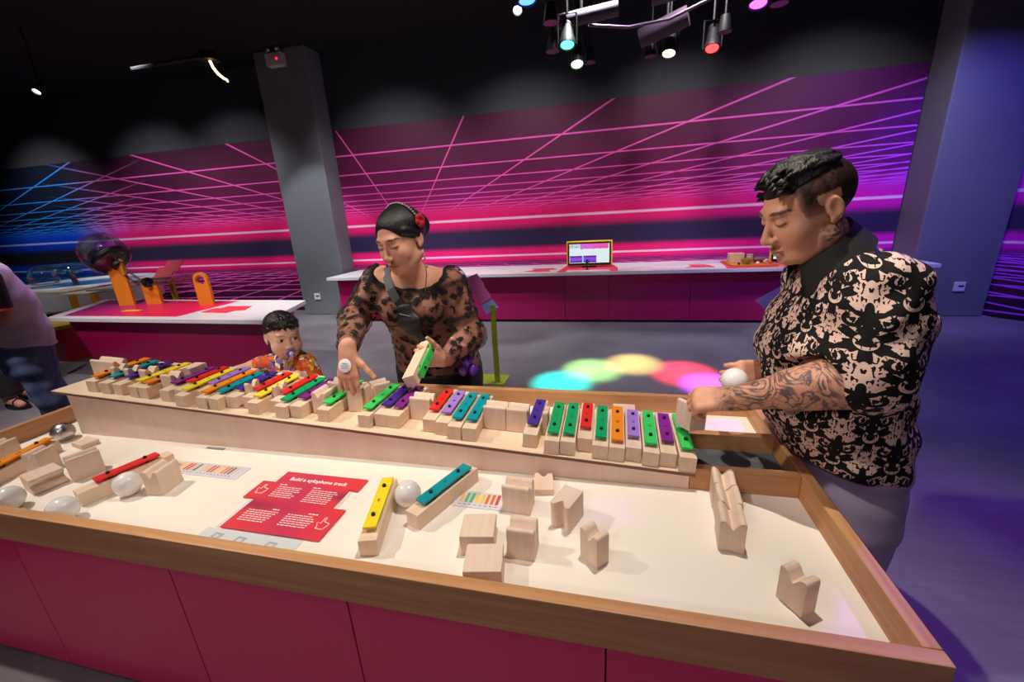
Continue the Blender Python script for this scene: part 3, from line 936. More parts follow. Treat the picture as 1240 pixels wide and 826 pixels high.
# cabinet: panels with recessed joints, lock
M_PANEL = plain('magenta_door', (232, 50, 112), 0.33, var=0.04, scale=1.5, spec=0.45)
ex = [-2.14, -1.52, -0.993, -0.521, 0.0, 0.472]
for i, (a_, b_) in enumerate(zip(ex, ex[1:])):
    p = tpart(MB().box(a_ + 0.0015, b_ - 0.0015, 0.557, 0.573, 0.012, 0.4645), 'door_panel', M_PANEL, bevel=0.0015)
    if i == 2:
        lk = MB().lathe([(0.0, 0.0), (0.007, 0.0), (0.007, 0.003), (0.0, 0.003)], (-0.967 + 0.84, 0.5567 - 1.0, 0.225), 16, (0, -1, 0)).build('lock', M_STEEL, p)
        lk.location = -Vector(p.location) + Vector(p.location)
tpart(MB().box(-2.138, 0.470, 0.574, 1.44, 0.012, 0.4295), 'carcass', M_MAGDK)
for yy in (0.58, 1.01):
    tpart(MB().box(0.4702, 0.476, yy, yy + 0.425, 0.012, 0.4645), 'side_panel', M_PANEL, bevel=0.0015)
tpart(MB().box(-2.10, 0.43, 0.60, 1.40, 0.0, 0.0118), 'plinth', M_BLACK)

# ------------------------------------------------------------------ the ramp
K_, Z0_ = -0.0565, 0.5539


def rz_(x): return Z0_ + K_ * x


rp_ = empty('xylophone_ramp', (-0.9, 1.1, SURF), 0, 'long birch ramp sloping along the middle of the play table', 'ramp')
RX0, RX1 = -2.017, 0.217
o_ = Vector((-0.9, 1.1, SURF))


def rpart(mb, name, mat, **k):
    o = mb.build(name, mat, rp_, **k)
    o.location = -o_
    return o


rpart(MB().hexa([(RX0, 0.986, rz_(RX0) - 0.010), (RX1, 0.986, rz_(RX1) - 0.010), (RX1, 1.222, rz_(RX1) - 0.010), (RX0, 1.222, rz_(RX0) - 0.010),
                 (RX0, 0.986, rz_(RX0)), (RX1, 0.986, rz_(RX1)), (RX1, 1.222, rz_(RX1)), (RX0, 1.222, rz_(RX0))]), 'ramp_board', BIRCH_X, bevel=0.001)
rpart(MB().hexa([(RX0 + 0.001, 0.9852, rz_(RX0) - 0.0095), (RX1 - 0.001, 0.9852, rz_(RX1) - 0.0095), (RX1 - 0.001, 0.9858, rz_(RX1) - 0.0095), (RX0 + 0.001, 0.9858, rz_(RX0) - 0.0095),
                 (RX0 + 0.001, 0.9852, rz_(RX0) - 0.001), (RX1 - 0.001, 0.9852, rz_(RX1) - 0.001), (RX1 - 0.001, 0.9858, rz_(RX1) - 0.001), (RX0 + 0.001, 0.9858, rz_(RX0) - 0.001)]), 'ply_edge', PLYEDGE)
BX0, BX1 = -1.962, 0.2035


def board(x0, x1, y0, y1):
    zb = SURF + 0.0005
    return MB().hexa([(x0, y0, zb), (x1, y0, zb), (x1, y1, zb), (x0, y1, zb), (x0, y0, rz_(x0) - 0.0105), (x1, y0, rz_(x1) - 0.0105), (x1, y1, rz_(x1) - 0.0105), (x0, y1, rz_(x0) - 0.0105)])


rpart(board(BX0, BX1, 0.9965, 1.0085), 'front_board', PLY)
rpart(board(BX0, BX1, 1.196, 1.208), 'rear_board', PLY)
rpart(board(BX0, BX0 + 0.012, 1.009, 1.1955), 'end_board', PLY)

# ------------------------------------------------------------------ chime blocks
BARC = {'orange': (246, 146, 26), 'teal': (0, 150, 166), 'indigo': (74, 44, 160), 'yellow': (250, 226, 46), 'purple': (134, 36, 146), 'red': (232, 44, 38),
        'lilac': (166, 128, 220), 'green': (10, 168, 102), 'lime': (56, 214, 98)}
BARL = {'orange': 0.200, 'teal': 0.176, 'indigo': 0.160, 'yellow': 0.186, 'purple': 0.160, 'red': 0.152, 'lilac': 0.156, 'green': 0.190, 'lime': 0.188}
BARN = {'orange': 'D', 'teal': 'F', 'indigo': 'G', 'yellow': 'E', 'purple': 'A', 'red': 'C', 'lilac': 'B', 'green': 'C', 'lime': 'D'}
M_BAR = {k: plain('bar_' + k, v, 0.35, 0.0, 0.03, 10, spec=0.5) for k, v in BARC.items()}
M_RUB = plain('black_rubber', (18, 18, 20), 0.55)
BH, BL, BW = 0.042, 0.225, 0.0415
me_block = MB().box(-BW / 2, BW / 2, -BL / 2, BL / 2, 0, BH).mesh('wood_base', bevel=0.0016)
me_block.materials.append(BIRCH)
me_bolt = MB().lathe([(0.003, -0.012), (0.003, 0.0), (0.0048, 0.0005), (0.0048, 0.005), (0.003, 0.0068), (0, 0.007)], (0, 0, 0), 12).mesh('bolt', True)
me_bolt.materials.append(M_RUB)
PROTO = {}


def chime_proto(c):
    r = empty('chime_block')
    w = mesh_obj('wood_base', me_block, None, r)
    L = BARL[c]
    yb = 0.006
    bar = MB().box(-0.0155, 0.0155, -L / 2, L / 2, 0.0505, 0.0565).build('chime_bar', M_BAR[c], r, bevel=0.0012, loc=(0, yb, 0))
    for s_ in (-1, 1):
        b = mesh_obj('bolt', me_bolt, None, bar, (0, s_ * L * 0.29, 0.0568))
    MB().box(-0.0120, 0.0120, -L * 0.31, -L * 0.27, BH + 0.0003, 0.0503).build('felt_pad', M_RUB, r, loc=(0, yb, 0))
    MB().box(-0.0120, 0.0120, L * 0.27, L * 0.31, BH + 0.0003, 0.0503).build('felt_pad', M_RUB, r, loc=(0, yb, 0))
    text_mesh('note_letter', BARN[c], 0.014, M_BLACK, bar, Matrix.Translation((-0.004, -0.005, 0.0568)), 0.0002)
    return r


def chime(c, x, y, z, rz, label, group, tilt=0.0):
    """a wooden block carrying a coloured chime bar"""
    if c not in PROTO:
        PROTO[c] = r = chime_proto(c)
    else:
        r = copy_tree(PROTO[c])
    r.rotation_mode = 'XYZ'
    r.location = (x, y, z)
    r.rotation_euler = (0, tilt, rz)
    tag(r, label, 'chime bar', group)
    return r


ORD = ['first', 'second', 'third', 'fourth', 'fifth', 'sixth', 'seventh', 'eighth', 'ninth', 'tenth', 'eleventh', 'twelfth', 'thirteenth', 'fourteenth', 'fifteenth', 'sixteenth', 'seventeenth', 'eighteenth', 'nineteenth', 'twentieth']
RAMP = [('orange', -1.858, 1.013, 4), ('teal', -1.793, 1.012, 4), ('indigo', -1.727, 1.015, -1), ('yellow', -1.649, 1.012, -1.5), ('orange', -1.6045, 1.012, -1.5), ('purple', -1.508, 1.011, -1),
        ('red', -1.4645, 1.028, -1.0), ('yellow', -1.4195, 0.990, 0.5), ('lilac', -1.3755, 1.036, -1.0), ('orange', -1.3315, 0.994, -1.5), ('teal', -1.285, 0.996, -1), ('indigo', -1.240, 1.022, -1),
        ('red', -1.181, 1.032, -1.5), ('yellow', -1.135, 1.0, 0), ('red', -1.070, 1.028, -1), ('green', -1.0255, 0.998, -1), ('purple', -0.980, 1.011, -1), ('lime', -0.880, 1.009, 0),
        ('lime', -0.735, 1.005, 0.5), ('indigo', -0.690, 1.023, 1), ('purple', -0.646, 1.022, 0), ('red', -0.533, 1.025, 2.5), ('lilac', -0.4885, 1.017, 2.5), ('teal', -0.4445, 1.002, 2), ('teal', -0.4, 1.002, 2.5),
        ('indigo', -0.218, 1.010, 0), ('green', -0.156, 0.990, 0.8), ('green', -0.1125, 0.995, 0.6), ('red', -0.0685, 1.022, 0.3), ('green', -0.0245, 0.995, 0), ('orange', 0.0195, 0.995, -0.5),
        ('lilac', 0.0635, 1.004, -1.2), ('lime', 0.1075, 0.991, -1.2), ('purple', 0.1515, 0.999, -1.5), ('lime', 0.195, 0.988, 0)]
TILT = math.atan(-K_)
count = {}
for c, x, yf, deg in RAMP:
    k = count.get(c, 0)
    count[c] = k + 1
    lab = 'wooden block with ' + c + ' chime bar, ' + ORD[k] + ' ' + c + ' one from the high ramp end'
    yc = min(yf + BL / 2, 1.222 - BL / 2 + 0.02)
    # stand on the slope: lift by the tilt of the foot
    chime(c, x + 0.0012 if False else x, yf + BL / 2, rz_(x) + 0.0006, math.radians(deg), lab, 'chime bars set out on the ramp', TILT)

# ------------------------------------------------------------------ grooved track blocks
VP = [(-0.025, 0), (0.025, 0), (0.025, 0.070), (0.0235, 0.0735), (0.020, 0.075), (0.0155, 0.0745), (0.011, 0.071), (0.0015, 0.0565), (-0.0015, 0.0565), (-0.011, 0.071), (-0.0155, 0.0745), (-0.020, 0.075), (-0.0235, 0.0735), (-0.025, 0.070)]
VME = {}


def vmesh(L):
    k = round(L, 3)
    if k not in VME:
        me = MB().prism(VP, -L / 2, L / 2, 'y').mesh('grooved_block', bevel=0.0009, seg=1)
        me.materials.append(BIRCH_Z)
        VME[k] = me
    return VME[k]


def vblock(L, x, y, z, rz, label, group, pose='up', tilt=0.0, rot=None):
    """grooved block: 'up' groove on top, 'end' standing on its end, 'side' lying on its flank"""
    o = mesh_obj('grooved_block', vmesh(L))
    if pose == 'up':
        M = Matrix.Rotation(rz, 4, 'Z') @ Matrix.Rotation(tilt, 4, 'Y')
    elif pose == 'ramp':      # groove running down the ramp
        M = Matrix.Rotation(tilt, 4, 'Y') @ Matrix.Rotation(rz, 4, 'Z')
    elif pose == 'end':      # extrusion upright; profile z points along local -y
        M = Matrix.Rotation(rz, 4, 'Z') @ Matrix.Translation((0, 0.0375, L / 2)) @ Matrix.Rotation(math.radians(90), 4, 'X')
    elif pose == 'side':     # flank down, groove facing local +y
        M = Matrix.Rotation(rz, 4, 'Z') @ Matrix.Translation((0, -0.0375, 0.025)) @ Matrix(((0, 1, 0, 0), (0, 0, 1, 0), (1, 0, 0, 0), (0, 0, 0, 1)))
    if rot is not None:
        M = rot
    o.matrix_world = Matrix.Translation((x, y, z + 0.0004)) @ M
    return tag(o, label, 'grooved block', group)


R90 = math.pi / 2
GV = 'grooved track blocks on the ramp'
TB = 'loose grooved blocks on the table'
rv = [  # length along ramp, x, y, extra turn
    (0.120, -1.945, 1.145, 'long grooved block at the very top of the ramp'),
    (0.021, -1.826, 1.10, 'thin grooved slice between first orange and first teal bars'),
    (0.021, -1.7595, 1.10, 'thin grooved slice between first teal and first indigo bars'),
    (0.033, -1.689, 1.105, 'grooved slice between first indigo and first yellow bars'),
    (0.048, -1.556, 1.085, 'grooved slice between second orange and first purple bars'),
    (0.015, -1.2105, 1.085, 'thin grooved slice between second indigo and second red bars'),
    (0.018, -1.1030, 1.09, 'thin grooved slice between third yellow and third red bars'),
    (0.070, -0.587, 1.115, 'grooved block between third purple and fourth red bars'),
    (0.070, -0.3415, 1.109, 'plain-faced grooved block beside the last teal bar'),
    (0.0645, -0.273, 1.109, 'grooved block touching the last indigo bar, high side'),
    (0.015, -0.188, 1.109, 'narrow grooved block between last indigo bar and green bars'),
]
for L, x, y, lab in rv:
    vblock(L, x, y, rz_(x) + 0.0004, R90, lab, GV, 'ramp', TILT)
vblock(0.070, -0.925, 1.087, rz_(-0.925) + 0.0006, 0.0, 'grooved block with heart-shaped end beside the woman\'s hand', GV, 'ramp', TILT)
vblock(0.070, -0.918, 1.165, rz_(-0.918) + 0.0006, R90, 'grooved block behind the heart-ended block near the hand', GV, 'ramp', TILT)
vblock(0.064, -0.822, 1.124, rz_(-0.822) + 0.0006, 0.06, 'grooved block under the woman\'s fingertips', GV, 'ramp', TILT)
vblock(0.056, -0.780, 1.185, rz_(-0.78) + 0.0006, math.radians(-38), 'turned grooved block by the woman\'s thumb', GV, 'ramp', TILT)
vblock(0.070, -1.551, 1.165, rz_(-1.551) + 0.0030, R90 - 0.04, 'tall pale grooved block standing on end behind first purple bar', GV, 'up', 0.0, Matrix.Rotation(0.05, 4, 'Z') @ Matrix.Translation((0, 0.0375, 0.035)) @ Matrix.Rotation(math.radians(90), 4, 'X'))
vblock(0.075, 0.048, 1.345, SURF, R90, 'grooved block alone on the rear strip behind the ramp', TB, 'side')

# loose blocks on the front surface
vblock(0.070, -0.220, 0.857, SURF, R90 - 0.07, 'grooved block hiding the end of the green-and-yellow song card', TB)
vblock(0.018, -0.170, 0.948, SURF, math.radians(190), 'thin flat grooved offcut lying close to the ramp', TB, 'end')
vblock(0.070, -0.095, 0.827, SURF, math.radians(-22), 'grooved block standing on end with groove facing the front', TB, 'end')
vblock(0.035, -0.027, 0.724, SURF, math.radians(-42), 'short grooved block turned cornerwise near the middle of the table', TB)
vblock(0.075, -0.283, 0.7255, SURF, math.radians(9.5), 'block lying on its flank, behind another flat-topped one', TB, 'side')
vblock(0.077, -0.2445, 0.6395, SURF, math.radians(10.5), 'block lying on its flank against the front rail', TB, 'side')
vblock(0.060, -0.180, 0.718, SURF, R90 - 0.03, 'upright grooved block touching the two flat-topped ones', TB)
vblock(0.034, 0.336, 0.680, SURF, math.radians(-57), 'short grooved block alone in the near right table corner', TB)
for i, lab in enumerate(('nearest the front rail', 'in the middle of the row', 'touching the divider rail')):
    t = 0.0345 + 0.0685 * i
    vblock(0.0662, 0.2545 + 0.115 * t + (0.0030 if i == 1 else 0), 0.788 + 0.99 * t, SURF, math.radians(-6.5 + (1.6 if i == 1 else 0)), 'grooved block of the three-block track, ' + lab, TB)
vblock(0.070, -1.264, 0.774, SURF, math.radians(9), 'upright grooved block beside the white ball and red bar', TB)
vblock(0.076, -1.602, 0.792, SURF, math.radians(-22), 'upright grooved block behind the red chime bar', TB)
vblock(0.060, -1.783, 0.788, SURF, math.radians(10), 'grooved block with notched end beside the orange chime bar', TB)
vblock(0.075, -1.662, 0.722, SURF, math.radians(-104), 'block lying on its flank behind the leftmost white ball', TB, 'side')
vblock(0.070, -1.995, 0.80, SURF, math.radians(14), 'grooved block against the side rail behind orange chime bar', TB)
vblock(0.018, -1.838, 0.932, SURF, math.radians(-100), 'thin flat grooved offcut beside the steel ball', TB, 'end')
LC = 'loose chime bars on the table'
chime('yellow', -0.548, 0.753, SURF + 0.0004, math.radians(16.3), 'wooden block with yellow chime bar lying loose beside white ball', LC)
chime('teal', -0.416, 0.848, SURF + 0.0004, math.radians(-22), 'wooden block with teal chime bar lying loose near song card', LC)
chime('red', -1.405, 0.776, SURF + 0.0004, math.radians(-17.5), 'wooden block with red chime bar lying loose between white balls', LC)
chime('orange', -1.872, 0.778, SURF + 0.0004, math.radians(17), 'wooden block with orange chime bar lying loose by side rail', LC)

# ------------------------------------------------------------------ balls
g = G('frosted_ball')
g.set(g.mix(g.noise(g.coord(), 9, 2), lin((226, 224, 226)), lin((244, 242, 242))), 0.22, 0, 0.5)
g.b.inputs['Subsurface Weight'].default_value = 0.5
g.b.inputs['Subsurface Radius'].default_value = (0.02, 0.018, 0.018)
g.b.inputs['Subsurface Scale'].default_value = 0.5
M_BALL = g.m
g = G('steel_ball')
sn = g.noise(g.scale(g.coord(), (8, 60, 60)), 1, 2)
g.set(lin((196, 190, 194)), g.ss(sn, 0.2, 0.8, 0.26, 0.38), 1.0)
M_SBALL = g.m


def ball(x, y, z, mat, label, group='white play balls'):
    R = 0.034
    bm = bmesh.new()
    bmesh.ops.create_uvsphere(bm, u_segments=40, v_segments=24, radius=R)
    me = bpy.data.meshes.new('play_ball')
    bm.to_mesh(me)
    bm.free()
    for p in me.polygons:
        p.use_smooth = True
    o = mesh_obj('play_ball', me, mat, None, (x, y, z))
    return tag(o, label, 'ball', group)


ball(-1.622, 0.624, SURF + 0.0342, M_BALL, 'white ball against front rail beside flank-lying block')
ball(-1.398, 0.615, SURF + 0.0342, M_BALL, 'white ball against front rail at the red bar end')
ball(-1.342, 0.733, SURF + 0.0342, M_BALL, 'white ball between red chime bar and grooved block')
ball(-0.506, 0.820, SURF + 0.0342, M_BALL, 'white ball between the loose yellow and teal chime bars')
ball(-1.968, 0.950, SURF + 0.0342, M_SBALL, 'shiny steel ball by the raised end of the ramp', 'steel ball')
BALL_H = ball(0.324, 1.13, 0.742, M_BALL, 'white ball held in the man\'s far hand')

# ------------------------------------------------------------------ printed cards
def card_print():
    g = G('red_card_print')
    x, y, z = g.sep(g.coord())
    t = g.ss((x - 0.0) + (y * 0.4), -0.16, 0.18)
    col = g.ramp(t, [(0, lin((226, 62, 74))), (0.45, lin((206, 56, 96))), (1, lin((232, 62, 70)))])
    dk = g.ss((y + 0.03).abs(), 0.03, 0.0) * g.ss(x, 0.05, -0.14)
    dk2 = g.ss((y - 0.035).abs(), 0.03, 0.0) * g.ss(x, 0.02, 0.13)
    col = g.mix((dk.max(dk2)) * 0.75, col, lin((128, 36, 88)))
    g.set(col, 0.4)
    return g.m


cardE = empty('instruction_sign', (-0.82, 0.778, SURF), 0, 'stepped coral instruction panel titled Build a xylophone track', 'sign')
pan = [(-0.943, 0.8945), (-0.673, 0.8945), (-0.673, 0.843), (-0.7005, 0.843), (-0.7005, 0.768), (-0.660, 0.768), (-0.660, 0.661), (-0.945, 0.661), (-0.945, 0.770), (-0.985, 0.770), (-0.985, 0.8435), (-0.943, 0.8435)]
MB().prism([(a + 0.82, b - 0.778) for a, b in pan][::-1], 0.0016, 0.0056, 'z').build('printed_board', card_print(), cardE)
M_INK = plain('white_ink', (250, 244, 244), 0.5, var=0.01)


def ink(body, x, y, size, name='lettering', parent=cardE, sx=1.0, mat=None, bold=0.0, z=0.0058):
    return text_mesh(name, body, size, mat or M_INK, parent, Matrix.Translation((x + 0.82, y - 0.778, z)) @ Matrix.Diagonal((sx, 1, 1, 1)), 0.0001, bold=bold)


ink('Build a xylophone track', -0.908, 0.8575, 0.0195, 'title', sx=1.0, bold=0.0005)


def lines_block(x0, x1, ytop, n, step, lw=0.0026, parent=cardE, indent=0.0):
    mb = MB()
    rr = random.Random(int(abs(x0 * 1e4) + n))
    for i in range(n):
        y = ytop - i * step
        x = x0 + indent
        end = x1 - rr.random() * 0.016
        while x < end - 0.004:
            w = min(rr.uniform(0.005, 0.014), end - x)
            mb.box(x + 0.82, x + w + 0.82, y - lw / 2 - 0.778, y + lw / 2 - 0.778, 0.0057, 0.0059)
            x += w + 0.0025
    return mb.build('small_print', M_INK, parent)


lines_block(-0.915, -0.835, 0.826, 6, 0.0080)
lines_block(-0.806, -0.718, 0.826, 7, 0.0078)
lines_block(-0.925, -0.832, 0.729, 6, 0.0074)
lines_block(-0.803, -0.714, 0.729, 6, 0.0074)
for x, y in ((-0.920, 0.836), (-0.810, 0.836), (-0.858, 0.7385), (-0.748, 0.7385)):
    lines_block(x, x + 0.036, y, 1, 0.01, 0.0035)


def hand_icon(x, y, s):
    pts = [(-0.3, -0.5), (0.3, -0.5), (0.45, -0.1), (0.45, 0.12), (0.3, 0.16), (0.12, 0.18), (-0.02, 0.22), (-0.05, 0.62), (-0.2, 0.62), (-0.22, 0.0), (-0.38, 0.12), (-0.5, 0.02), (-0.3, -0.3)]
    P = [Vector((x + 0.82 + a * s, y - 0.778 + b * s, 0.0058)) for a, b in pts]
    MB().tube(P + [P[0]], 0.0011, 6).build('hand_icon', M_INK, cardE)


hand_icon(-0.955, 0.808, 0.034)
hand_icon(-0.686, 0.712, 0.034)
MB().box(-0.28 + 0.0, 0.26, -0.115, 0.10, 0.0002, 0.0015).build('foam_backing', M_WHITE, cardE).scale = (0.5, 1.0, 1)

# sheet with sketches tucked under it
sh = empty('sketch_sheet', (-0.84, 0.63, SURF), 0, 'pale grey sheet of block sketches beneath the coral panel', 'sheet')
M_PAPER = plain('blue_grey_paper', (214, 222, 228), 0.5, var=0.02)
MB().box(-0.14, 0.14, -0.045, 0.029, 0.0002, 0.0011).build('paper', M_PAPER, sh)
M_PEN = plain('pencil_line', (96, 100, 110), 0.6)
for sx, sy in ((-0.02, 0.006), (0.07, 0.004), (-0.09, 0.008)):
    mb = MB()
    P = [(-0.014, -0.012), (0.010, -0.014), (0.014, 0.006), (-0.010, 0.008)]
    for i in range(4):
        a_, b_ = P[i], P[(i + 1) % 4]
        mb.tube([(sx + a_[0], sy + a_[1], 0.0012), (sx + b_[0], sy + b_[1], 0.0012)], 0.0006, 5)
        mb.tube([(sx + a_[0] * 0.6, sy + a_[1] * 0.6, 0.0012), (sx + b_[0] * 0.6, sy + b_[1] * 0.6, 0.0012)], 0.0005, 5)
    mb.build('block_sketch', M_PEN, sh)


def song_card(x0, x1, y0, y1, cols, label, pale):
    cx, cy = (x0 + x1) / 2, (y0 + y1) / 2
    r = empty('song_card', (cx, cy, SURF), 0, label, 'card', 'song cards on the table')
    MB().box(x0 - cx, x1 - cx, y0 - cy, y1 - cy, 0.0003, 0.0022).build('acrylic_sheet', plain('clear_white_sheet', (222, 220, 232), 0.25), r, bevel=0.0006)
    n = len(cols)
    for i, c in enumerate(cols):
        if c is None:
            continue
        w = (x1 - x0) * 0.82 / n
        xx = x0 - cx + (x1 - x0) * 0.08 + w * (i + 0.5)
        MB().box(xx - w * 0.3, xx + w * 0.3, y0 - cy + 0.018, y1 - cy - 0.007, 0.0023, 0.0025).build('printed_bar', plain('print_%d_%d_%d' % c, c, 0.5), r)
        MB().box(xx - w * 0.25, xx + w * 0.25, y0 - cy + 0.009, y0 - cy + 0.011, 0.0023, 0.0025).build('caption', M_PEN, r)
    return r


TN, RD, TL, YL, OR_, GN = (236, 188, 130), (214, 84, 50), (40, 120, 122), (246, 206, 90), (232, 120, 52), (104, 196, 128)
song_card(-1.372, -1.083, 0.8390, 0.8985, [TN, TN, YL, RD, RD, TN, TL, None, TN, TN, RD, RD, TN, YL, OR_, RD, TL, TN], 'narrow song card of tan, red and teal stripes', True)
song_card(-0.394, -0.2585, 0.8335, 0.8960, [TN, GN, GN, YL, YL, OR_, OR_, RD], 'song card of green, yellow and orange bars', True)
sl = MB().box(-0.037, 0.037, -0.006, 0.006, 0.0002, 0.0012).build('surface_slot', plain('shaded_slot', (150, 146, 150), 0.6))  # flat grey strip laid on the play surface
sl.location = (-1.312, 0.981, SURF)
tag(sl, 'small grey slot plate at the foot of the ramp', 'plate')
# ================================================================== PEOPLE: smooth blended solids, one surface per body
F32 = np.float32


def axis_grid(*spans):
    """graded coordinates from (start, stop, step) spans"""
    out = []
    for a, b, h in spans:
        n = max(1, int(round((b - a) / h)))
        out += list(a + (b - a) * np.arange(n) / n)
    out.append(spans[-1][1])
    return np.array(out, F32)


class Sdf:
    def __init__(self, xs, ys, zs):
        self.ax = [np.asarray(a, F32) for a in (xs, ys, zs)]
        self.F = np.full([len(a) for a in self.ax], 1.0, F32)

    def blk(self, lo, hi):
        sl = []
        for a, l, h in zip(self.ax, lo, hi):
            i0 = max(0, int(np.searchsorted(a, l)) - 1)
            i1 = min(len(a), int(np.searchsorted(a, h)) + 1)
            if i1 - i0 < 1:
                return None, None
            sl.append(slice(i0, i1))
        P = [self.ax[0][sl[0]][:, None, None], self.ax[1][sl[1]][None, :, None], self.ax[2][sl[2]][None, None, :]]
        return tuple(sl), P

    def merge(self, sl, d, k, sub=False):
        A = self.F[sl]
        if sub:
            B = -d
            if k > 0:
                h = np.clip(0.5 - 0.5 * (A - B) / k, 0, 1)
                self.F[sl] = A * (1 - h) + B * h + k * h * (1 - h)
            else:
                self.F[sl] = np.maximum(A, B)
        else:
            if k > 0:
                h = np.clip(0.5 + 0.5 * (A - d) / k, 0, 1)
                self.F[sl] = A * (1 - h) + d * h - k * h * (1 - h)
            else:
                self.F[sl] = np.minimum(A, d)

    def cone(self, a, b, ra, rb, k=0.02, sub=False, flat=None, grow=0.0):
        a, b = np.array(a, float), np.array(b, float)
        ra, rb = ra + grow, rb + grow
        m = max(ra, rb) + max(k, 0.012) + 0.012
        sl, P = self.blk(np.minimum(a, b) - m, np.maximum(a, b) + m)
        if sl is None:
            return
        ab = b - a
        L2 = max(float(ab @ ab), 1e-12)
        w = [P[i] - F32(a[i]) for i in range(3)]
        t = np.clip((w[0] * F32(ab[0]) + w[1] * F32(ab[1]) + w[2] * F32(ab[2])) / F32(L2), 0, 1)
        w = [w[i] - t * F32(ab[i]) for i in range(3)]
        if flat is not None:
            n, f = np.array(flat[0], float), flat[1]
            n = n / np.linalg.norm(n)
            s = (w[0] * F32(n[0]) + w[1] * F32(n[1]) + w[2] * F32(n[2])) * F32(1 / f - 1)
            w = [w[i] + s * F32(n[i]) for i in range(3)]
        d = np.sqrt(w[0] ** 2 + w[1] ** 2 + w[2] ** 2) - (F32(ra) + t * F32(rb - ra))
        self.merge(sl, d.astype(F32), k, sub)

    def ell(self, c, r, R=None, k=0.02, sub=False, grow=0.0):
        c, r = np.array(c, float), np.array(r, float) + grow
        R = np.eye(3) if R is None else np.array(R, float)
        m = np.abs(R) @ r + max(k, 0.012) + 0.008
        sl, P = self.blk(c - m, c + m)
        if sl is None:
            return
        w = [P[i] - F32(c[i]) for i in range(3)]
        q = [(w[0] * F32(R[0, j]) + w[1] * F32(R[1, j]) + w[2] * F32(R[2, j])) / F32(r[j]) for j in range(3)]
        k0 = np.sqrt(q[0] ** 2 + q[1] ** 2 + q[2] ** 2)
        k1 = np.sqrt((q[0] / F32(r[0])) ** 2 + (q[1] / F32(r[1])) ** 2 + (q[2] / F32(r[2])) ** 2) + F32(1e-6)
        self.merge(sl, (k0 * (k0 - 1) / k1).astype(F32), k, sub)

    def loft(self, pts, side, k=0.03, grow=0.0, sub=False):
        """pts: (centre, half width, half depth) joined by elliptical sections"""
        side = np.array(side, float)
        side /= np.linalg.norm(side)
        for (a, wa, da), (b, wb, db) in zip(pts, pts[1:]):
            a, b = np.array(a, float), np.array(b, float)
            ab = b - a
            al = ab / np.linalg.norm(ab)
            s = side - al * (side @ al)
            s /= np.linalg.norm(s)
            f = np.cross(al, s)
            m = max(wa, wb, da, db) + grow + max(k, 0.012) + 0.012
            sl, P = self.blk(np.minimum(a, b) - m, np.maximum(a, b) + m)
            if sl is None:
                continue
            w = [P[i] - F32(a[i]) for i in range(3)]
            L2 = float(ab @ ab)
            t = np.clip((w[0] * F32(ab[0]) + w[1] * F32(ab[1]) + w[2] * F32(ab[2])) / F32(L2), 0, 1)
            w = [w[i] - t * F32(ab[i]) for i in range(3)]
            dot = lambda v: w[0] * F32(v[0]) + w[1] * F32(v[1]) + w[2] * F32(v[2])
            rw = F32(wa + grow) + t * F32(wb - wa)
            rd = F32(da + grow) + t * F32(db - da)
            q = np.sqrt((dot(s) / rw) ** 2 + (dot(f) / rd) ** 2 + (dot(al) / np.minimum(rw, rd)) ** 2)
            self.merge(sl, ((q - 1) * np.minimum(rw, rd)).astype(F32), k, sub)

    def cut(self, p, n, k=0.0):
        """keep the side that n points away from"""
        n = np.array(n, float)
        n /= np.linalg.norm(n)
        X, Y, Z = self.ax[0][:, None, None], self.ax[1][None, :, None], self.ax[2][None, None, :]
        d = (X - F32(p[0])) * F32(n[0]) + (Y - F32(p[1])) * F32(n[1]) + (Z - F32(p[2])) * F32(n[2])
        if k > 0:
            h = np.clip(0.5 - 0.5 * (self.F - d) / k, 0, 1)
            self.F = (self.F * (1 - h) + d * h + k * h * (1 - h)).astype(F32)
        else:
            self.F = np.maximum(self.F, d.astype(F32))

    def ripple(self, fn):
        """shift the surface outwards by fn(X, Y, Z)"""
        X, Y, Z = self.ax[0][:, None, None], self.ax[1][None, :, None], self.ax[2][None, None, :]
        self.F = (self.F - fn(X, Y, Z)).astype(F32)

    def extract(self):
        F = self.F
        ins = F < 0
        c = np.zeros([n - 1 for n in F.shape], np.uint8)
        offs = [(i, j, k) for i in (0, 1) for j in (0, 1) for k in (0, 1)]
        for o in offs:
            c += ins[o[0]:o[0] + c.shape[0], o[1]:o[1] + c.shape[1], o[2]:o[2] + c.shape[2]]
        act = (c > 0) & (c < 8)
        idx = np.argwhere(act)
        acc = np.zeros((len(idx), 3), np.float64)
        cnt = np.zeros(len(idx))
        xs, ys, zs = self.ax
        for o in offs:
            for d in range(3):
                if o[d] == 1:
                    continue
                o2 = list(o)
                o2[d] = 1
                i0, i1 = idx + np.array(o), idx + np.array(o2)
                f0 = F[i0[:, 0], i0[:, 1], i0[:, 2]]
                f1 = F[i1[:, 0], i1[:, 1], i1[:, 2]]
                msk = (f0 < 0) != (f1 < 0)
                t = np.where(msk, f0 / np.where(msk, f0 - f1, 1), 0)
                p0 = np.stack([xs[i0[:, 0]], ys[i0[:, 1]], zs[i0[:, 2]]], 1)
                p1 = np.stack([xs[i1[:, 0]], ys[i1[:, 1]], zs[i1[:, 2]]], 1)
                acc += np.where(msk[:, None], p0 + t[:, None] * (p1 - p0), 0)
                cnt += msk
        V = acc / np.maximum(cnt, 1)[:, None]
        ids = np.full(c.shape, -1, np.int32)
        ids[act] = np.arange(len(idx))
        quads = []
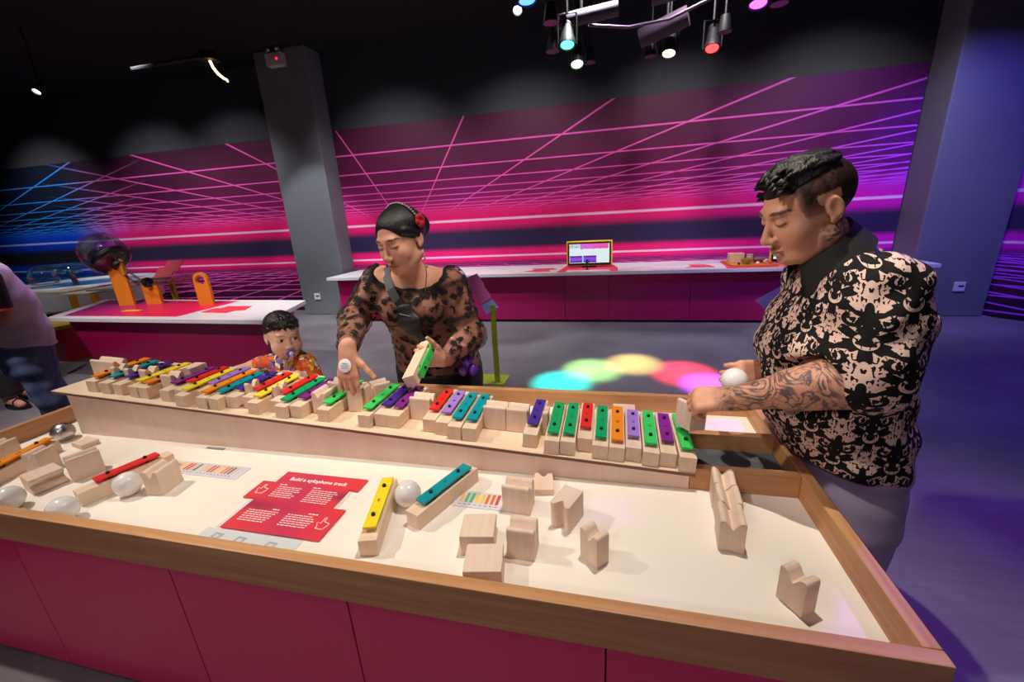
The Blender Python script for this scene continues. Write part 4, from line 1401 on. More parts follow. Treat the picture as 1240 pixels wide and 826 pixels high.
        for d in range(3):
            sl0, sl1 = [slice(None)] * 3, [slice(None)] * 3
            sl0[d], sl1[d] = slice(0, -1), slice(1, None)
            A, B = ins[tuple(sl0)], ins[tuple(sl1)]
            e = np.argwhere(A != B)
            e1, e2 = (d + 1) % 3, (d + 2) % 3
            ok = (e[:, e1] > 0) & (e[:, e2] > 0) & (e[:, e1] < F.shape[e1] - 1) & (e[:, e2] < F.shape[e2] - 1)
            e = e[ok]
            fl = A[e[:, 0], e[:, 1], e[:, 2]]
            def cell(a_, b_):
                q = e.copy()
                q[:, e1] -= a_
                q[:, e2] -= b_
                return ids[q[:, 0], q[:, 1], q[:, 2]]
            q4 = np.stack([cell(1, 1), cell(0, 1), cell(0, 0), cell(1, 0)], 1)
            q4[~fl] = q4[~fl][:, ::-1]
            quads.append(q4)
        return V, np.concatenate(quads)

    def build(self, name, mat, parent, color=None, attrs=None, origin=None):
        V, Q = self.extract()
        me = bpy.data.meshes.new(name)
        o0 = np.array(origin if origin is not None else (0, 0, 0), float)
        me.vertices.add(len(V))
        me.vertices.foreach_set('co', (V - o0).astype(F32).ravel())
        me.loops.add(len(Q) * 4)
        me.loops.foreach_set('vertex_index', Q.astype(np.int32).ravel())
        me.polygons.add(len(Q))
        me.polygons.foreach_set('loop_start', np.arange(0, len(Q) * 4, 4, dtype=np.int32))
        me.polygons.foreach_set('loop_total', np.full(len(Q), 4, np.int32))
        me.polygons.foreach_set('use_smooth', np.ones(len(Q), bool))
        me.update(calc_edges=True)
        me.validate()
        if color is not None:
            col = np.ones((len(V), 4), F32)
            col[:, :3] = color(V)
            a = me.attributes.new('Col', 'FLOAT_COLOR', 'POINT')
            a.data.foreach_set('color', col.ravel())
        for an, fn in (attrs or {}).items():
            a = me.attributes.new(an, 'FLOAT_VECTOR', 'POINT')
            a.data.foreach_set('vector', fn(V).astype(F32).ravel())
        o = mesh_obj(name, me, mat, parent)
        return o


def unit(v):
    v = np.array(v, float)
    return v / np.linalg.norm(v)


def head_frame(fwd, up=(0, 0, 1)):
    """columns: person's left, forward, up"""
    f = unit(fwd)
    l = unit(np.cross(up, f))
    u = np.cross(f, l)
    return np.stack([l, f, u], 1)


def head_solid(S_, c, R, s=1.0, kind='man'):
    """skull, jaw, nose, eyelids, lips, ears in a local frame (left, forward, up)"""
    c = np.array(c, float)
    L = lambda *p: c + R @ (np.array(p) * s)
    E = lambda p, r, k=0.015, sub=False, Rl=None: S_.ell(L(*p), np.array(r) * s, R if Rl is None else R @ Rl, k * s, sub)
    C = lambda a, b, ra, rb, k=0.012, sub=False: S_.cone(L(*a), L(*b), ra * s, rb * s, k * s, sub)
    child = kind == 'child'
    E((0, -0.014, 0.036), (0.078, 0.098, 0.082))
    if child:
        E((0, 0.028, -0.02), (0.068, 0.068, 0.078), 0.03)
        E((0, 0.046, -0.068), (0.050, 0.046, 0.036), 0.03)
        for e in (-1, 1):
            E((e * 0.040, 0.056, -0.045), (0.032, 0.030, 0.032), 0.025)
    else:
        E((0, 0.022, -0.028), (0.064, 0.070, 0.085), 0.03)
        E((0, 0.036, -0.078), (0.050 if kind == 'man' else 0.044, 0.050, 0.036), 0.025)
        E((0, 0.074, -0.098), (0.022, 0.016, 0.015), 0.02)
        for e in (-1, 1):
            E((e * 0.038, 0.058, -0.034), (0.027, 0.026, 0.028), 0.025)
            C((e * 0.058, -0.005, -0.062), (e * 0.030, 0.055, -0.092), 0.018, 0.014, 0.025)
    # brow, nose
    C((-0.034, 0.080, 0.024), (0.034, 0.080, 0.024), 0.011, 0.011, 0.016)
    nl = 0.35 if child else (1.0 if kind == 'man' else 0.6)
    C((0, 0.090, 0.006), (0, 0.094 + 0.016 * nl, -0.030), 0.007, 0.010, 0.010)
    E((0, 0.094 + 0.014 * nl, -0.036), (0.0125, 0.012, 0.0105), 0.006)
    for e in (-1, 1):
        E((e * 0.0125, 0.096 + 0.004 * nl, -0.039), (0.0085, 0.010, 0.008), 0.006)
        E((e * 0.006, 0.100, -0.0475), (0.0038, 0.005, 0.004), 0.003, True)
        # sockets and lids
        E((e * 0.033, 0.096, 0.004), (0.019, 0.012, 0.011), 0.012, True)
        E((e * 0.0325, 0.0755, 0.003), (0.0165, 0.0150, 0.0125), 0.006)
    # lips
    E((0, 0.0935, -0.0655), (0.023, 0.0090, 0.0050), 0.006)
    E((0, 0.0915, -0.0745), (0.020, 0.0100, 0.0060), 0.006)
    C((-0.022, 0.0975, -0.0698), (0.022, 0.0975, -0.0698), 0.0016, 0.0016, 0.003, True)
    # ears
    for e in (-1, 1):
        t = 0.22 * e
        Rl = np.array([[math.cos(t), -math.sin(t), 0], [math.sin(t), math.cos(t), 0], [0, 0, 1]])
        E((e * 0.0785, -0.014, -0.004), (0.0065, 0.0175, 0.0285), 0.004, False, Rl)
        E((e * 0.0845, -0.011, -0.001), (0.0052, 0.0105, 0.0185), 0.003, True, Rl)
        E((e * 0.0770, -0.006, -0.029), (0.0060, 0.0075, 0.009), 0.005)
    return L


def hand_solid(S_, wrist, d, n, left, s=1.0, curls=None, spread=0.12, thumb=(0.5, 0.9, -0.1), tcurl=20, k=0.006):
    """palm, four jointed fingers and a thumb; d fingers, n back of the hand"""
    d = unit(d)
    n = unit(np.array(n, float) - d * (np.array(n, float) @ d))
    t = np.cross(d, n) if left else np.cross(n, d)      # thumb side
    W = np.array(wrist, float)
    P = lambda a, b, c_: W + (d * a + t * b + n * c_) * s
    for b in (-0.026, -0.009, 0.009, 0.026):
        S_.cone(P(0.012, b * 0.62, 0), P(0.086 - abs(b + 0.0) * 0.25, b, 0), 0.0145 * s, 0.0125 * s, 0.012 * s)
    S_.cone(P(-0.02, 0, 0), P(0.02, 0, 0), 0.026 * s, 0.024 * s, 0.012 * s, flat=(n, 0.72))
    curls = curls or [(20, 30, 20)] * 4
    tips = []
    for i, (b, ln, r) in enumerate(((0.028, 0.072, 0.0086), (0.0095, 0.080, 0.0088), (-0.0095, 0.074, 0.0084), (-0.027, 0.058, 0.0076))):
        base = P(0.086 - abs(b) * 0.2, b, 0)
        dirv = unit(d + t * spread * (1.5 - i) / 1.5)
        ang = 0.0
        p = base
        for j, fr in enumerate((0.46, 0.30, 0.24)):
            ang += math.radians(curls[i][j])
            v = dirv * math.cos(ang) - n * math.sin(ang)
            q = p + v * ln * fr * s
            r0, r1 = r * (1 - 0.07 * j), r * (1 - 0.07 * (j + 1))
            S_.cone(p, q, r0 * s, r1 * s, k * s * (1.4 if j == 0 else 0.6))
            p = q
        tips.append((p, v, n * math.cos(ang) + dirv * math.sin(ang)))
    p = P(0.022, 0.020, -0.004)
    v = unit(d * thumb[0] + t * thumb[1] + n * thumb[2])
    ax = unit(np.cross(v, n))
    ang = 0
    v0 = v
    for j, (ln, r) in enumerate(((0.040, 0.0135), (0.030, 0.0100), (0.026, 0.0090))):
        ang = math.radians(tcurl) * j
        vv = unit(v0 * math.cos(ang) + (d * 0.7 - n * 0.7) * math.sin(ang))
        q = p + vv * ln * s
        S_.cone(p, q, r * s, (r - 0.0012) * s, 0.010 * s if j == 0 else 0.004 * s)
        p = q
    tips.append((p, vv, n))
    return tips


def nails(tips, parent, s=1.0):
    """small fingernails, one plate per fingertip"""
    me = MB().lathe([(0, 0.0012), (0.0035, 0.0009), (0.0048, 0.0)], (0, 0, 0), 10).mesh('fingernail', True)
    me.materials.append(plain('nail', (226, 176, 160), 0.3))
    for p, v, up in tips:
        o = mesh_obj('fingernail', me, None, parent)
        y = Vector(unit(v))
        z = Vector(unit(up))
        x = y.cross(z).normalized()
        z = x.cross(y)
        q = Vector(p) + z * 0.0072 * s
        o.matrix_world = Matrix(((x.x * s, y.x * 1.4 * s, z.x * s, q.x), (x.y * s, y.y * 1.4 * s, z.y * s, q.y), (x.z * s, y.z * 1.4 * s, z.z * s, q.z), (0, 0, 0, 1)))


def lin3(c): return np.array(lin(c)[:3])


def vnoise(V, sc, seed=0):
    """cheap smooth noise from summed sines"""
    r = np.random.default_rng(seed)
    out = np.zeros(len(V))
    for i in range(7):
        k = r.normal(size=3) * sc * (1 + 0.4 * i)
        out += np.sin(V @ k + r.uniform(0, 6.28)) / (1 + 0.4 * i)
    return out / 3.0


def skin_paint(c, R, s, base, kind, eyes='down', extra=None):
    c = np.array(c, float)
    base = lin3(base)

    def fn(V):
        col = np.tile(base, (len(V), 1)) * (1 + 0.05 * vnoise(V, 30, 3))[:, None]
        q = (V - c) @ R / s
        near = (np.abs(q) < 0.16).all(1)
        front = near & (q[:, 1] > 0.03)
        def blend(w, colr):
            w = np.clip(w, 0, 1)[:, None]
            col[:] = col * (1 - w) + np.array(colr) * w
        # cheeks
        for e in (-1, 1):
            dd = np.linalg.norm((q - (e * 0.042, 0.07, -0.035)) / (0.03, 0.05, 0.026), axis=1)
            blend(front * np.clip(1 - dd, 0, 1) * 0.35, base * (1.02, 0.80, 0.78))
        # lips
        dl = np.sqrt((q[:, 0] / 0.024) ** 2 + ((q[:, 2] + 0.0698) / 0.0105) ** 2)
        blend(front * (q[:, 1] > 0.075) * np.clip((1.1 - dl) * 4, 0, 1) * 0.65, base * ((0.86, 0.56, 0.54) if kind == 'man' else (0.82, 0.42, 0.44)))
        dm = np.sqrt((q[:, 0] / 0.023) ** 2 + ((q[:, 2] + 0.0698) / 0.0016) ** 2)
        blend(front * (q[:, 1] > 0.075) * np.clip((1.2 - dm) * 3, 0, 1) * 0.7, base * 0.3)
        for e in (-1, 1):
            # eyebrows
            bx = (q[:, 0] * e - 0.034) / 0.021
            bz = (q[:, 2] - 0.0245 - 0.004 * (1 - bx * bx)) / (0.0042 if kind != 'child' else 0.0028)
            blend(front * (q[:, 1] > 0.05) * np.clip((1.15 - np.sqrt(bx * bx + bz * bz)) * 4, 0, 1) * (0.85 if kind != 'child' else 0.5), lin3((36, 26, 24)))
            # eyes
            ex, ez = (q[:, 0] * e - 0.0325) / 0.0155, (q[:, 2] - 0.002)
            if eyes == 'down':
                arc = ez + 0.0055 + 0.004 * (ex * ex - 0.5) * -1
                w = (np.abs(ex) < 1.05) * np.clip(1.3 - np.abs(arc - 0.002) / 0.0026, 0, 1)
                blend(front * (q[:, 1] > 0.06) * w * 0.9, lin3((30, 20, 20)))
                w = (np.abs(ex) < 1.0) * np.clip(1.2 - np.abs(ez - 0.008) / 0.0018, 0, 1)
                blend(front * (q[:, 1] > 0.06) * w * 0.3, base * 0.5)
            else:
                r2 = ex * ex + (ez / 0.0075) ** 2
                blend(front * (q[:, 1] > 0.06) * np.clip((1.15 - np.sqrt(r2)) * 6, 0, 1), lin3((226, 220, 216)))
                ir = np.sqrt(((q[:, 0] * e - 0.0325 - 0.003 * e) / 0.0080) ** 2 + (ez / 0.0080) ** 2)
                blend(front * (q[:, 1] > 0.06) * np.clip((1.1 - ir) * 6, 0, 1) * (r2 < 1.2), lin3((26, 16, 14)))
                arc = ez - 0.0078 * np.sqrt(np.clip(1 - ex * ex, 0, 1))
                blend(front * (q[:, 1] > 0.06) * (np.abs(ex) < 1.1) * np.clip(1.3 - np.abs(arc) / 0.0018, 0, 1) * 0.85, lin3((36, 24, 22)))
        if extra is not None:
            extra(V, q, col, blend, near)
        return np.clip(col, 0, 1)
    return fn


def skin_material(name, tattoo=False):
    g = G(name)
    col = g.attr('Col')
    n = g.noise(g.coord(), 60, 3)
    c2 = g.mix(0.10, col, g.mix(n, lin((140, 90, 80)), lin((240, 200, 180))), 'MULTIPLY')
    c2 = g.mix(g.ss(n, 0.2, 0.8, 0.0, 0.12), col, lin((150, 84, 70)))
    if tattoo:
        msk = g.attr('tat')
        mx, my, mz = g.sep(msk)
        wv = g.noise(g.coord(), 13, 3, 0.55, 1.6)
        v2 = g.noise(g.coord(), 34, 3, 0.55, 1.0)
        ringf = ((wv * 7.0).fract() - 0.5).abs() * 2.0
        inkf = g.ss(ringf, 0.35, 1.0) * 0.62 + g.ss(v2, 0.45, 0.66) * 0.40
        c2 = g.mix((inkf * 1.15 + 0.14).min(0.9) * mx, c2, lin((58, 56, 64)))
    g.set(c2, g.ss(n, 0.2, 0.8, 0.42, 0.55), 0, 0.4)
    g.b.inputs['Subsurface Weight'].default_value = 0.12
    g.b.inputs['Subsurface Radius'].default_value = (0.012, 0.005, 0.003)
    g.b.inputs['Subsurface Scale'].default_value = 0.6
    g.bump(g.noise(g.coord(), 350, 2), 0.08, 0.001)
    return g.m


def hair_material(name, rgb=(20, 17, 18), stretch=(260, 260, 30)):
    g = G(name)
    n = g.noise(g.scale(g.coord(), stretch), 1.0, 3, 0.6)
    c = lin(rgb)
    g.set(g.mix(n, tuple(v * 0.5 for v in c[:3]) + (1,), tuple(v * 2.0 for v in c[:3]) + (1,)), 0.38, 0, 0.45)
    g.bump(n, 0.7, 0.004)
    return g.m


M_HAIR = hair_material('black_hair')
SKIN = skin_material('skin')
SKIN_T = skin_material('tattooed_skin', True)

# ------------------------------------------------------------------ THE WOMAN
WO = (-0.79, 1.72, 0.0)
woman = empty('person', WO, 0, 'woman in black lace top kneeling behind the table, hand on blocks', 'person')


def sub_origin(o, root):
    o.location = -Vector(root.location)
    return o


HWc, HWf = (-0.738, 1.405, 1.133), (-0.24, -0.90, -0.27)
RW = head_frame(HWf, (-0.06, 0, 1))
SW = 0.93
W_SPINE = [((-0.79, 1.72, 0.46), 0.185, 0.145), ((-0.785, 1.70, 0.56), 0.185, 0.14), ((-0.78, 1.655, 0.68), 0.165, 0.125), ((-0.775, 1.58, 0.83), 0.158, 0.118), ((-0.768, 1.535, 0.935), 0.150, 0.092)]
W_AR = [((-0.920, 1.515, 0.975), 0.054), ((-0.982, 1.40, 0.835), 0.046), ((-0.842, 1.137, 0.808), 0.0285)]
W_AL = [((-0.612, 1.515, 0.958), 0.054), ((-0.545, 1.515, 0.745), 0.046), ((-0.615, 1.375, 0.690), 0.0285)]


def w_torso(S_, grow=0.0):
    S_.loft(W_SPINE, (1, 0, 0), 0.04, grow)
    S_.cone((-0.90, 1.525, 0.965), (-0.632, 1.525, 0.950), 0.052, 0.052, 0.05, grow=grow)
    for x in (-0.842, -0.706):
        S_.ell((x, 1.478, 0.865), (0.070, 0.066, 0.068), None, 0.03, grow=grow)


def w_arms(S_, grow=0.0, sleeve=False):
    for arm in (W_AR, W_AL):
        pts = arm
        for (a, ra), (b, rb) in zip(pts, pts[1:]):
            S_.cone(a, b, ra, rb, 0.03, grow=grow)
        if not sleeve:
            el, wr_ = np.array(pts[1][0]), np.array(pts[2][0])
            S_.cone(el + (wr_ - el) * 0.1, el + (wr_ - el) * 0.45, 0.043, 0.040, 0.03)


g_ = Sdf(axis_grid((-1.08, -0.44, 0.0034)), axis_grid((1.02, 1.62, 0.0034), (1.62, 2.2, 0.012)), axis_grid((0.0, 0.56, 0.010), (0.56, 1.27, 0.0030)))
w_torso(g_)
w_arms(g_)
for e in (-1, 1):   # kneeling legs
    g_.cone((-0.79 + e * 0.09, 1.71, 0.46), (-0.79 + e * 0.10, 1.60, 0.075), 0.095, 0.062, 0.04)
    g_.cone((-0.79 + e * 0.10, 1.60, 0.070), (-0.79 + e * 0.10, 1.98, 0.055), 0.058, 0.036, 0.03)
    g_.cone((-0.79 + e * 0.10, 1.98, 0.050), (-0.79 + e * 0.10, 2.10, 0.040), 0.036, 0.026, 0.03)
g_.cone((-0.766, 1.515, 0.97), (-0.748, 1.435, 1.06), 0.054, 0.050, 0.035)
LW = head_solid(g_, HWc, RW, SW, 'woman')
tipsR = hand_solid(g_, (-0.832, 1.124, 0.803), (0.02, -0.30, -0.95), (0.06, -0.95, 0.30), False, 0.98, [(8, 14, 10), (10, 14, 10), (10, 16, 10), (12, 18, 12)], 0.10, (0.62, 0.78, 0.06), 10)
tipsL = hand_solid(g_, (-0.608, 1.372, 0.690), (-0.50, -0.78, 0.36), (0.80, -0.52, -0.12), True, 0.95, [(40, 55, 30), (42, 58, 30), (45, 58, 30), (48, 58, 30)], 0.05, (0.7, 0.6, 0.1), 18)
wb_ = sub_origin(g_.build('body', SKIN, woman, skin_paint(HWc, RW, SW, (218, 162, 136), 'woman', 'down')), woman)
nails(tipsR, wb_, 0.95)
del g_

# lace top and skirt
def lace_material():
    g = G('black_lace')
    co = g.coord()
    warp = g.noise(co, 24, 2)
    wc = g.node('ShaderNodeMixRGB')
    v = g.voronoi(co, 30, 'F1')
    n = g.noise(co, 90, 3, 0.7, 1.2)
    leaf = (v + (n - 0.5) * 1.25).lt(0.42)
    big = g.noise(co, 13, 2, 0.5).gt(0.40)
    n2 = g.noise(co, 150, 2, 0.6, 0.5)
    spray = g.ss((n2 - 0.5).abs(), 0.035, 0.012) * g.noise(co, 20, 1).gt(0.5)
    opaque = (leaf * big).max(spray * 0.6)
    t = g.node('ShaderNodeBsdfTransparent')
    mx = g.node('ShaderNodeMixShader')
    tr_x, tr_y, tr_z = g.sep(g.attr('trim'))
    fac = opaque.max(0.24).max(tr_x * 0.96)
    t.inputs[0].default_value = (0.93, 0.88, 0.87, 1)
    g.put(mx.inputs[0], fac)
    g.t.links.new(t.outputs[0], mx.inputs[1])
    g.t.links.new(g.b.outputs[0], mx.inputs[2])
    g.t.links.new(mx.outputs[0], g.out.inputs[0])
    g.set(lin((20, 18, 20)), 0.7, 0, 0.2, sheen=0.1)
    return g.m


LACE = lace_material()


def seg_dist(V, a, b):
    a, b = np.array(a, float), np.array(b, float)
    t = np.clip(((V - a) @ (b - a)) / ((b - a) @ (b - a)), 0, 1)
    return np.linalg.norm(V - a - t[:, None] * (b - a), axis=1)


def lace_trim(V):
    '''black borders: neckline, sleeve bands, cuffs, under-bust seams'''
    w = np.zeros(len(V))
    d = np.minimum(seg_dist(V, (-0.830, 1.44, 1.055), (-0.700, 1.44, 1.045)) - 0.096, seg_dist(V, (-0.830, 1.56, 1.075), (-0.700, 1.56, 1.065)) - 0.100)
    w = np.maximum(w, np.clip((0.014 - d) / 0.004, 0, 1))
    for arm in (W_AR, W_AL):
        a, b, c = (np.array(p) for p, _ in arm)
        t = ((V - a) @ (b - a)) / ((b - a) @ (b - a))
        near = seg_dist(V, a, b) < 0.085
        w = np.maximum(w, near * np.clip(1.5 - np.abs(t - 0.62) * 18, 0, 1) * 0.9)
        w = np.maximum(w, near * np.clip(1.4 - np.abs(t - 0.02) * 16, 0, 1) * 0.8)
    for x in (-0.842, -0.706):
        q = np.sqrt(((V[:, 0] - x) / 0.085) ** 2 + ((V[:, 2] - 0.875) / 0.078) ** 2)
        w = np.maximum(w, (V[:, 1] < 1.52) * (V[:, 2] < 0.88) * np.clip(1.4 - np.abs(q - 0.95) * 14, 0, 1) * 0.8)
    return np.stack([w, w, w], 1)


g_ = Sdf(axis_grid((-1.10, -0.42, 0.0045)), axis_grid((1.10, 1.62, 0.0045), (1.62, 1.95, 0.012)), axis_grid((0.50, 1.08, 0.0045)))
w_torso(g_, 0.006)
for arm in (W_AR, W_AL):
    (a, ra), (b, rb), (c_, rc) = arm
    c2 = np.array(b) + (np.array(c_) - np.array(b)) * 0.93
    g_.cone(a, b, ra + 0.012, rb + 0.012, 0.03)
    g_.cone(b, c2, rb + 0.012, rc + 0.009, 0.03)
# wide square neckline
g_.cone((-0.830, 1.44, 1.055), (-0.700, 1.44, 1.045), 0.096, 0.096, 0.008, sub=True)
g_.cone((-0.830, 1.56, 1.075), (-0.700, 1.56, 1.065), 0.100, 0.100, 0.008, sub=True)
g_.cut((0, 0, 0.53), (0, 0, -1))
g_.ripple(lambda X, Y, Z: 0.0022 * np.sin(X * 95 + Z * 60) * np.sin(Z * 130 + Y * 40))
sub_origin(g_.build('lace_top', LACE, woman, None, {'trim': lace_trim}), woman)
del g_
# opaque bodice lining and trousers
M_BOD = plain('dark_bodice', (40, 34, 38), 0.7, var=0.2, scale=30)
g_ = Sdf(axis_grid((-1.02, -0.56, 0.007)), axis_grid((1.44, 2.20, 0.009)), axis_grid((0.005, 0.56, 0.009)))
g_.loft(W_SPINE[:2] + [((-0.782, 1.68, 0.62), 0.178, 0.135)], (1, 0, 0), 0.04, 0.010)
for e in (-1, 1):
    g_.cone((-0.79 + e * 0.09, 1.71, 0.46), (-0.79 + e * 0.10, 1.60, 0.085), 0.107, 0.074, 0.04)
    g_.cone((-0.79 + e * 0.10, 1.60, 0.085), (-0.79 + e * 0.10, 1.98, 0.066), 0.070, 0.050, 0.03)
g_.cut((0, 0, 0.545), (0, 0, 1))
sub_origin(g_.build('skirt', M_BOD, woman), woman)
del g_
# hair: smooth cap pulled back, bun behind
g_ = Sdf(axis_grid((-0.92, -0.56, 0.003)), axis_grid((1.26, 1.62, 0.003)), axis_grid((0.98, 1.28, 0.003)))
c_ = np.array(HWc)
LWp = lambda *p: c_ + RW @ (np.array(p) * SW)
g_.ell(LWp(0, -0.018, 0.040), np.array((0.0835, 0.104, 0.087)) * SW, RW, 0.0)
g_.ell(LWp(0, -0.118, 0.02), np.array((0.050, 0.040, 0.050)) * SW, RW, 0.02)
g_.ell(LWp(0, 0.108, -0.012), np.array((0.069, 0.092, 0.084)) * SW, RW, 0.010, sub=True)
g_.ell(LWp(0, 0.06, -0.10), np.array((0.11, 0.09, 0.105)) * SW, RW, 0.012, sub=True)
for e in (-1, 1):
    g_.cone(LWp(e * 0.068, 0.040, 0.045), LWp(e * 0.076, -0.015, 0.012), 0.009 * SW, 0.009 * SW, 0.014)
sub_origin(g_.build('hair', M_HAIR, woman), woman)
del g_
# braided headband with pearls, red flower, earring
arc = [LWp(0.086 * math.cos(a), -0.030 - 0.004 * math.sin(a), 0.040 + 0.087 * math.sin(a)) for a in np.linspace(-0.15, math.pi + 0.15, 33)]
sub_origin(MB().tube(arc, 0.006, 8).build('headband', plain('black_velvet', (22, 18, 20), 0.8), woman, True), woman)
pm_ = MB()
for p in arc[3:-3]:
    pm_.lathe([(0, -0.003), (0.0026, -0.0015), (0.003, 0), (0.0026, 0.0015), (0, 0.003)], np.array(p) + unit(np.array(p) - LWp(0, 0, 0.04)) * 0.006 + RW[:, 1] * 0.003, 6)
sub_origin(pm_.build('headband_pearls', plain('pearl', (226, 222, 216), 0.25), woman, True), woman)
fm = MB()
fc = LWp(0.082, -0.040, 0.055)
for i in range(6):
    a = i * math.pi / 3
    fm.lathe([(0, -0.006), (0.010, -0.003), (0.013, 0.002), (0.008, 0.006), (0, 0.007)], fc + RW @ np.array((0.004, 0.014 * math.cos(a), 0.014 * math.sin(a))), 8, RW[:, 0])
sub_origin(fm.build('hair_flower', plain('red_petal', (176, 26, 40), 0.6), woman, True), woman)
er = LWp(0.086, -0.004, -0.048)
em = MB()
for i in range(5):
    em.lathe([(0, -0.005), (0.004, 0), (0, 0.005)], er + np.array((0.001 * i, 0, -0.010 * i)), 6)
em.lathe([(0, -0.008), (0.008, -0.002), (0.007, 0.003), (0, 0.006)], er + np.array((0.004, 0, -0.058)), 8)
sub_origin(em.build('earring', plain('silver_crystal', (214, 214, 222), 0.2, 0.6), woman), woman)
# pendant lock of hair / chain at the neck
sub_origin(MB().tube([er + np.array((0.0, 0.0, -0.02)), er + np.array((-0.004, 0.012, -0.09)), er + np.array((-0.012, 0.0, -0.15))], 0.0018, 6).build('neck_chain', plain('gold_chain', (190, 140, 80), 0.35, 0.8), woman), woman)
# visitor sticker on the back of her hand
sc_ = np.array((-0.831, 1.1105, 0.758))
nrm = unit((0.06, -0.95, 0.30))
sk = MB().lathe([(0, 0.0012), (0.021, 0.0010), (0.0225, 0.0)], (0, 0, 0), 28).build('hand_sticker', plain('sticker_white', (240, 238, 244), 0.4), woman, True)
sk.location = Vector(sc_ + nrm * -0.0) + Vector(nrm) * 0.0195 - Vector(WO)
sk.rotation_euler = Vector(nrm).to_track_quat('Z', 'Y').to_euler()
M_PENB = plain('pen_ink', (60, 70, 120), 0.5)
for i, (y0, w) in enumerate(((0.007, 0.020), (0.0, 0.030), (-0.007, 0.022))):
    P = [(-w / 2 + w * t, y0 + 0.002 * math.sin(t * 17 + i), 0.0016) for t in np.linspace(0, 1, 16)]
    MB().tube(P, 0.0006, 5).build('sticker_writing', M_PENB, sk)
# purple ribbon at the left elbow
pr = MB()
for p, r_ in (((-0.555, 1.47, 0.655), (0.026, 0.016, 0.03)), ((-0.575, 1.465, 0.615), (0.02, 0.014, 0.03)), ((-0.535, 1.475, 0.612), (0.022, 0.014, 0.028))):
    pr.lathe([(0, -r_[2]), (r_[0] * 0.7, -r_[2] * 0.6), (r_[0], 0), (r_[0] * 0.7, r_[2] * 0.6), (0, r_[2])], p, 14)
sub_origin(pr.build('purple_ribbon', plain('purple_satin', (84, 28, 150), 0.35), woman, True), woman)

# crossbody bag worn on her chest
bag = empty('crossbody_bag', (-0.76, 1.46, 0.70), 0, 'black crossbody pouch and strap worn by the woman in lace', 'bag')
M_BAG = plain('black_nylon', (24, 22, 30), 0.5)


def ribbon(pts, w, t, name, mat, parent, side):
    mb = MB()
    pts = [np.array(p, float) for p in pts]
    rings = []
    for i, p in enumerate(pts):
        tg = unit(pts[min(i + 1, len(pts) - 1)] - pts[max(i - 1, 0)])
        s_ = unit(np.array(side) - tg * (np.array(side) @ tg))
        nn = np.cross(tg, s_)
        rings.append([p + s_ * w / 2 + nn * t / 2, p - s_ * w / 2 + nn * t / 2, p - s_ * w / 2 - nn * t / 2, p + s_ * w / 2 - nn * t / 2])
    vs_ = [v for r in rings for v in r]
    fs_ = []
    for i in range(len(pts) - 1):
        for k in range(4):
            a, b = i * 4 + k, i * 4 + (k + 1) % 4
            fs_.append((a, b, b + 4, a + 4))
    fs_ += [(3, 2, 1, 0), tuple((len(pts) - 1) * 4 + k for k in range(4))]
    mb.add(vs_, fs_)
    o = mb.build(name, mat, parent)
    o.location = -Vector(parent.location)
    return o


ribbon([(-0.872, 1.540, 1.035), (-0.866, 1.492, 1.022), (-0.850, 1.462, 0.990), (-0.826, 1.432, 0.950), (-0.790, 1.408, 0.910), (-0.750, 1.402, 0.868)], 0.036, 0.004, 'strap', M_BAG, bag, (1, 0, 0.3))
ribbon([(-0.735, 1.404, 0.82), (-0.722, 1.425, 0.76), (-0.722, 1.470, 0.70), (-0.728, 1.500, 0.62)], 0.03, 0.004, 'strap', M_BAG, bag, (1, 0, 0.2))
g_ = Sdf(axis_grid((-0.83, -0.68, 0.004)), axis_grid((1.36, 1.47, 0.004)), axis_grid((0.74, 0.92, 0.004)))
g_.loft([((-0.765, 1.402, 0.885), 0.030, 0.014), ((-0.748, 1.402, 0.83), 0.040, 0.018), ((-0.738, 1.412, 0.785), 0.032, 0.014)], (1, 0, 0.2), 0.02)
sub_origin(g_.build('pouch', M_BAG, bag), bag)
del g_
MB().tube([(-0.015, -0.077, 0.165), (0.03, -0.079, 0.155)], 0.0022, 6).build('zip', M_STEEL, bag)

# the chime block she lifts in her other hand
hb = chime('lime', 0, 0, 0, 0, 'wooden block with lime chime bar held in the woman\'s hand', 'held chime bar')
a0, a1 = Vector((-0.640, 1.150, 0.690)), Vector((-0.668, 1.372, 0.748))
yv = (a1 - a0).normalized()
zv = Vector((0.93, 0.10, 0.30))
zv = (zv - yv * zv.dot(yv)).normalized()
xv = yv.cross(zv)
ctr_ = (a0 + a1) / 2 - zv * 0.021
hb.matrix_world = Matrix(((xv.x, yv.x, zv.x, ctr_.x), (xv.y, yv.y, zv.y, ctr_.y), (xv.z, yv.z, zv.z, ctr_.z), (0, 0, 0, 1)))

# ------------------------------------------------------------------ THE MAN
MO = (0.66, 1.13, 0.0)
man = empty('person', MO, 0, 'tattooed man in black and cream damask shirt kneeling at table end', 'person')
HMc = (0.430, 1.115, 1.174)
RM = head_frame((-0.89, -0.17, -0.36))
SM = 0.93
M_SPINE = [((0.605, 1.13, 0.44), 0.150, 0.085), ((0.600, 1.13, 0.55), 0.152, 0.09), ((0.570, 1.13, 0.70), 0.160, 0.125), ((0.540, 1.13, 0.85), 0.160, 0.125), ((0.538, 1.13, 0.975), 0.140, 0.090)]
M_AL = [((0.540, 0.975, 1.015), 0.056), ((0.505, 0.940, 0.830), 0.049), ((0.298, 1.018, 0.742), 0.0305)]
M_AR = [((0.540, 1.285, 1.015), 0.056), ((0.545, 1.35, 0.83), 0.049), ((0.425, 1.215, 0.748), 0.0305)]


def m_torso(S_, grow=0.0):
    S_.loft(M_SPINE, (0, 1, 0), 0.04, grow)
    S_.cone((0.540, 0.995, 1.005), (0.540, 1.265, 1.005), 0.054, 0.054, 0.05, grow=grow)


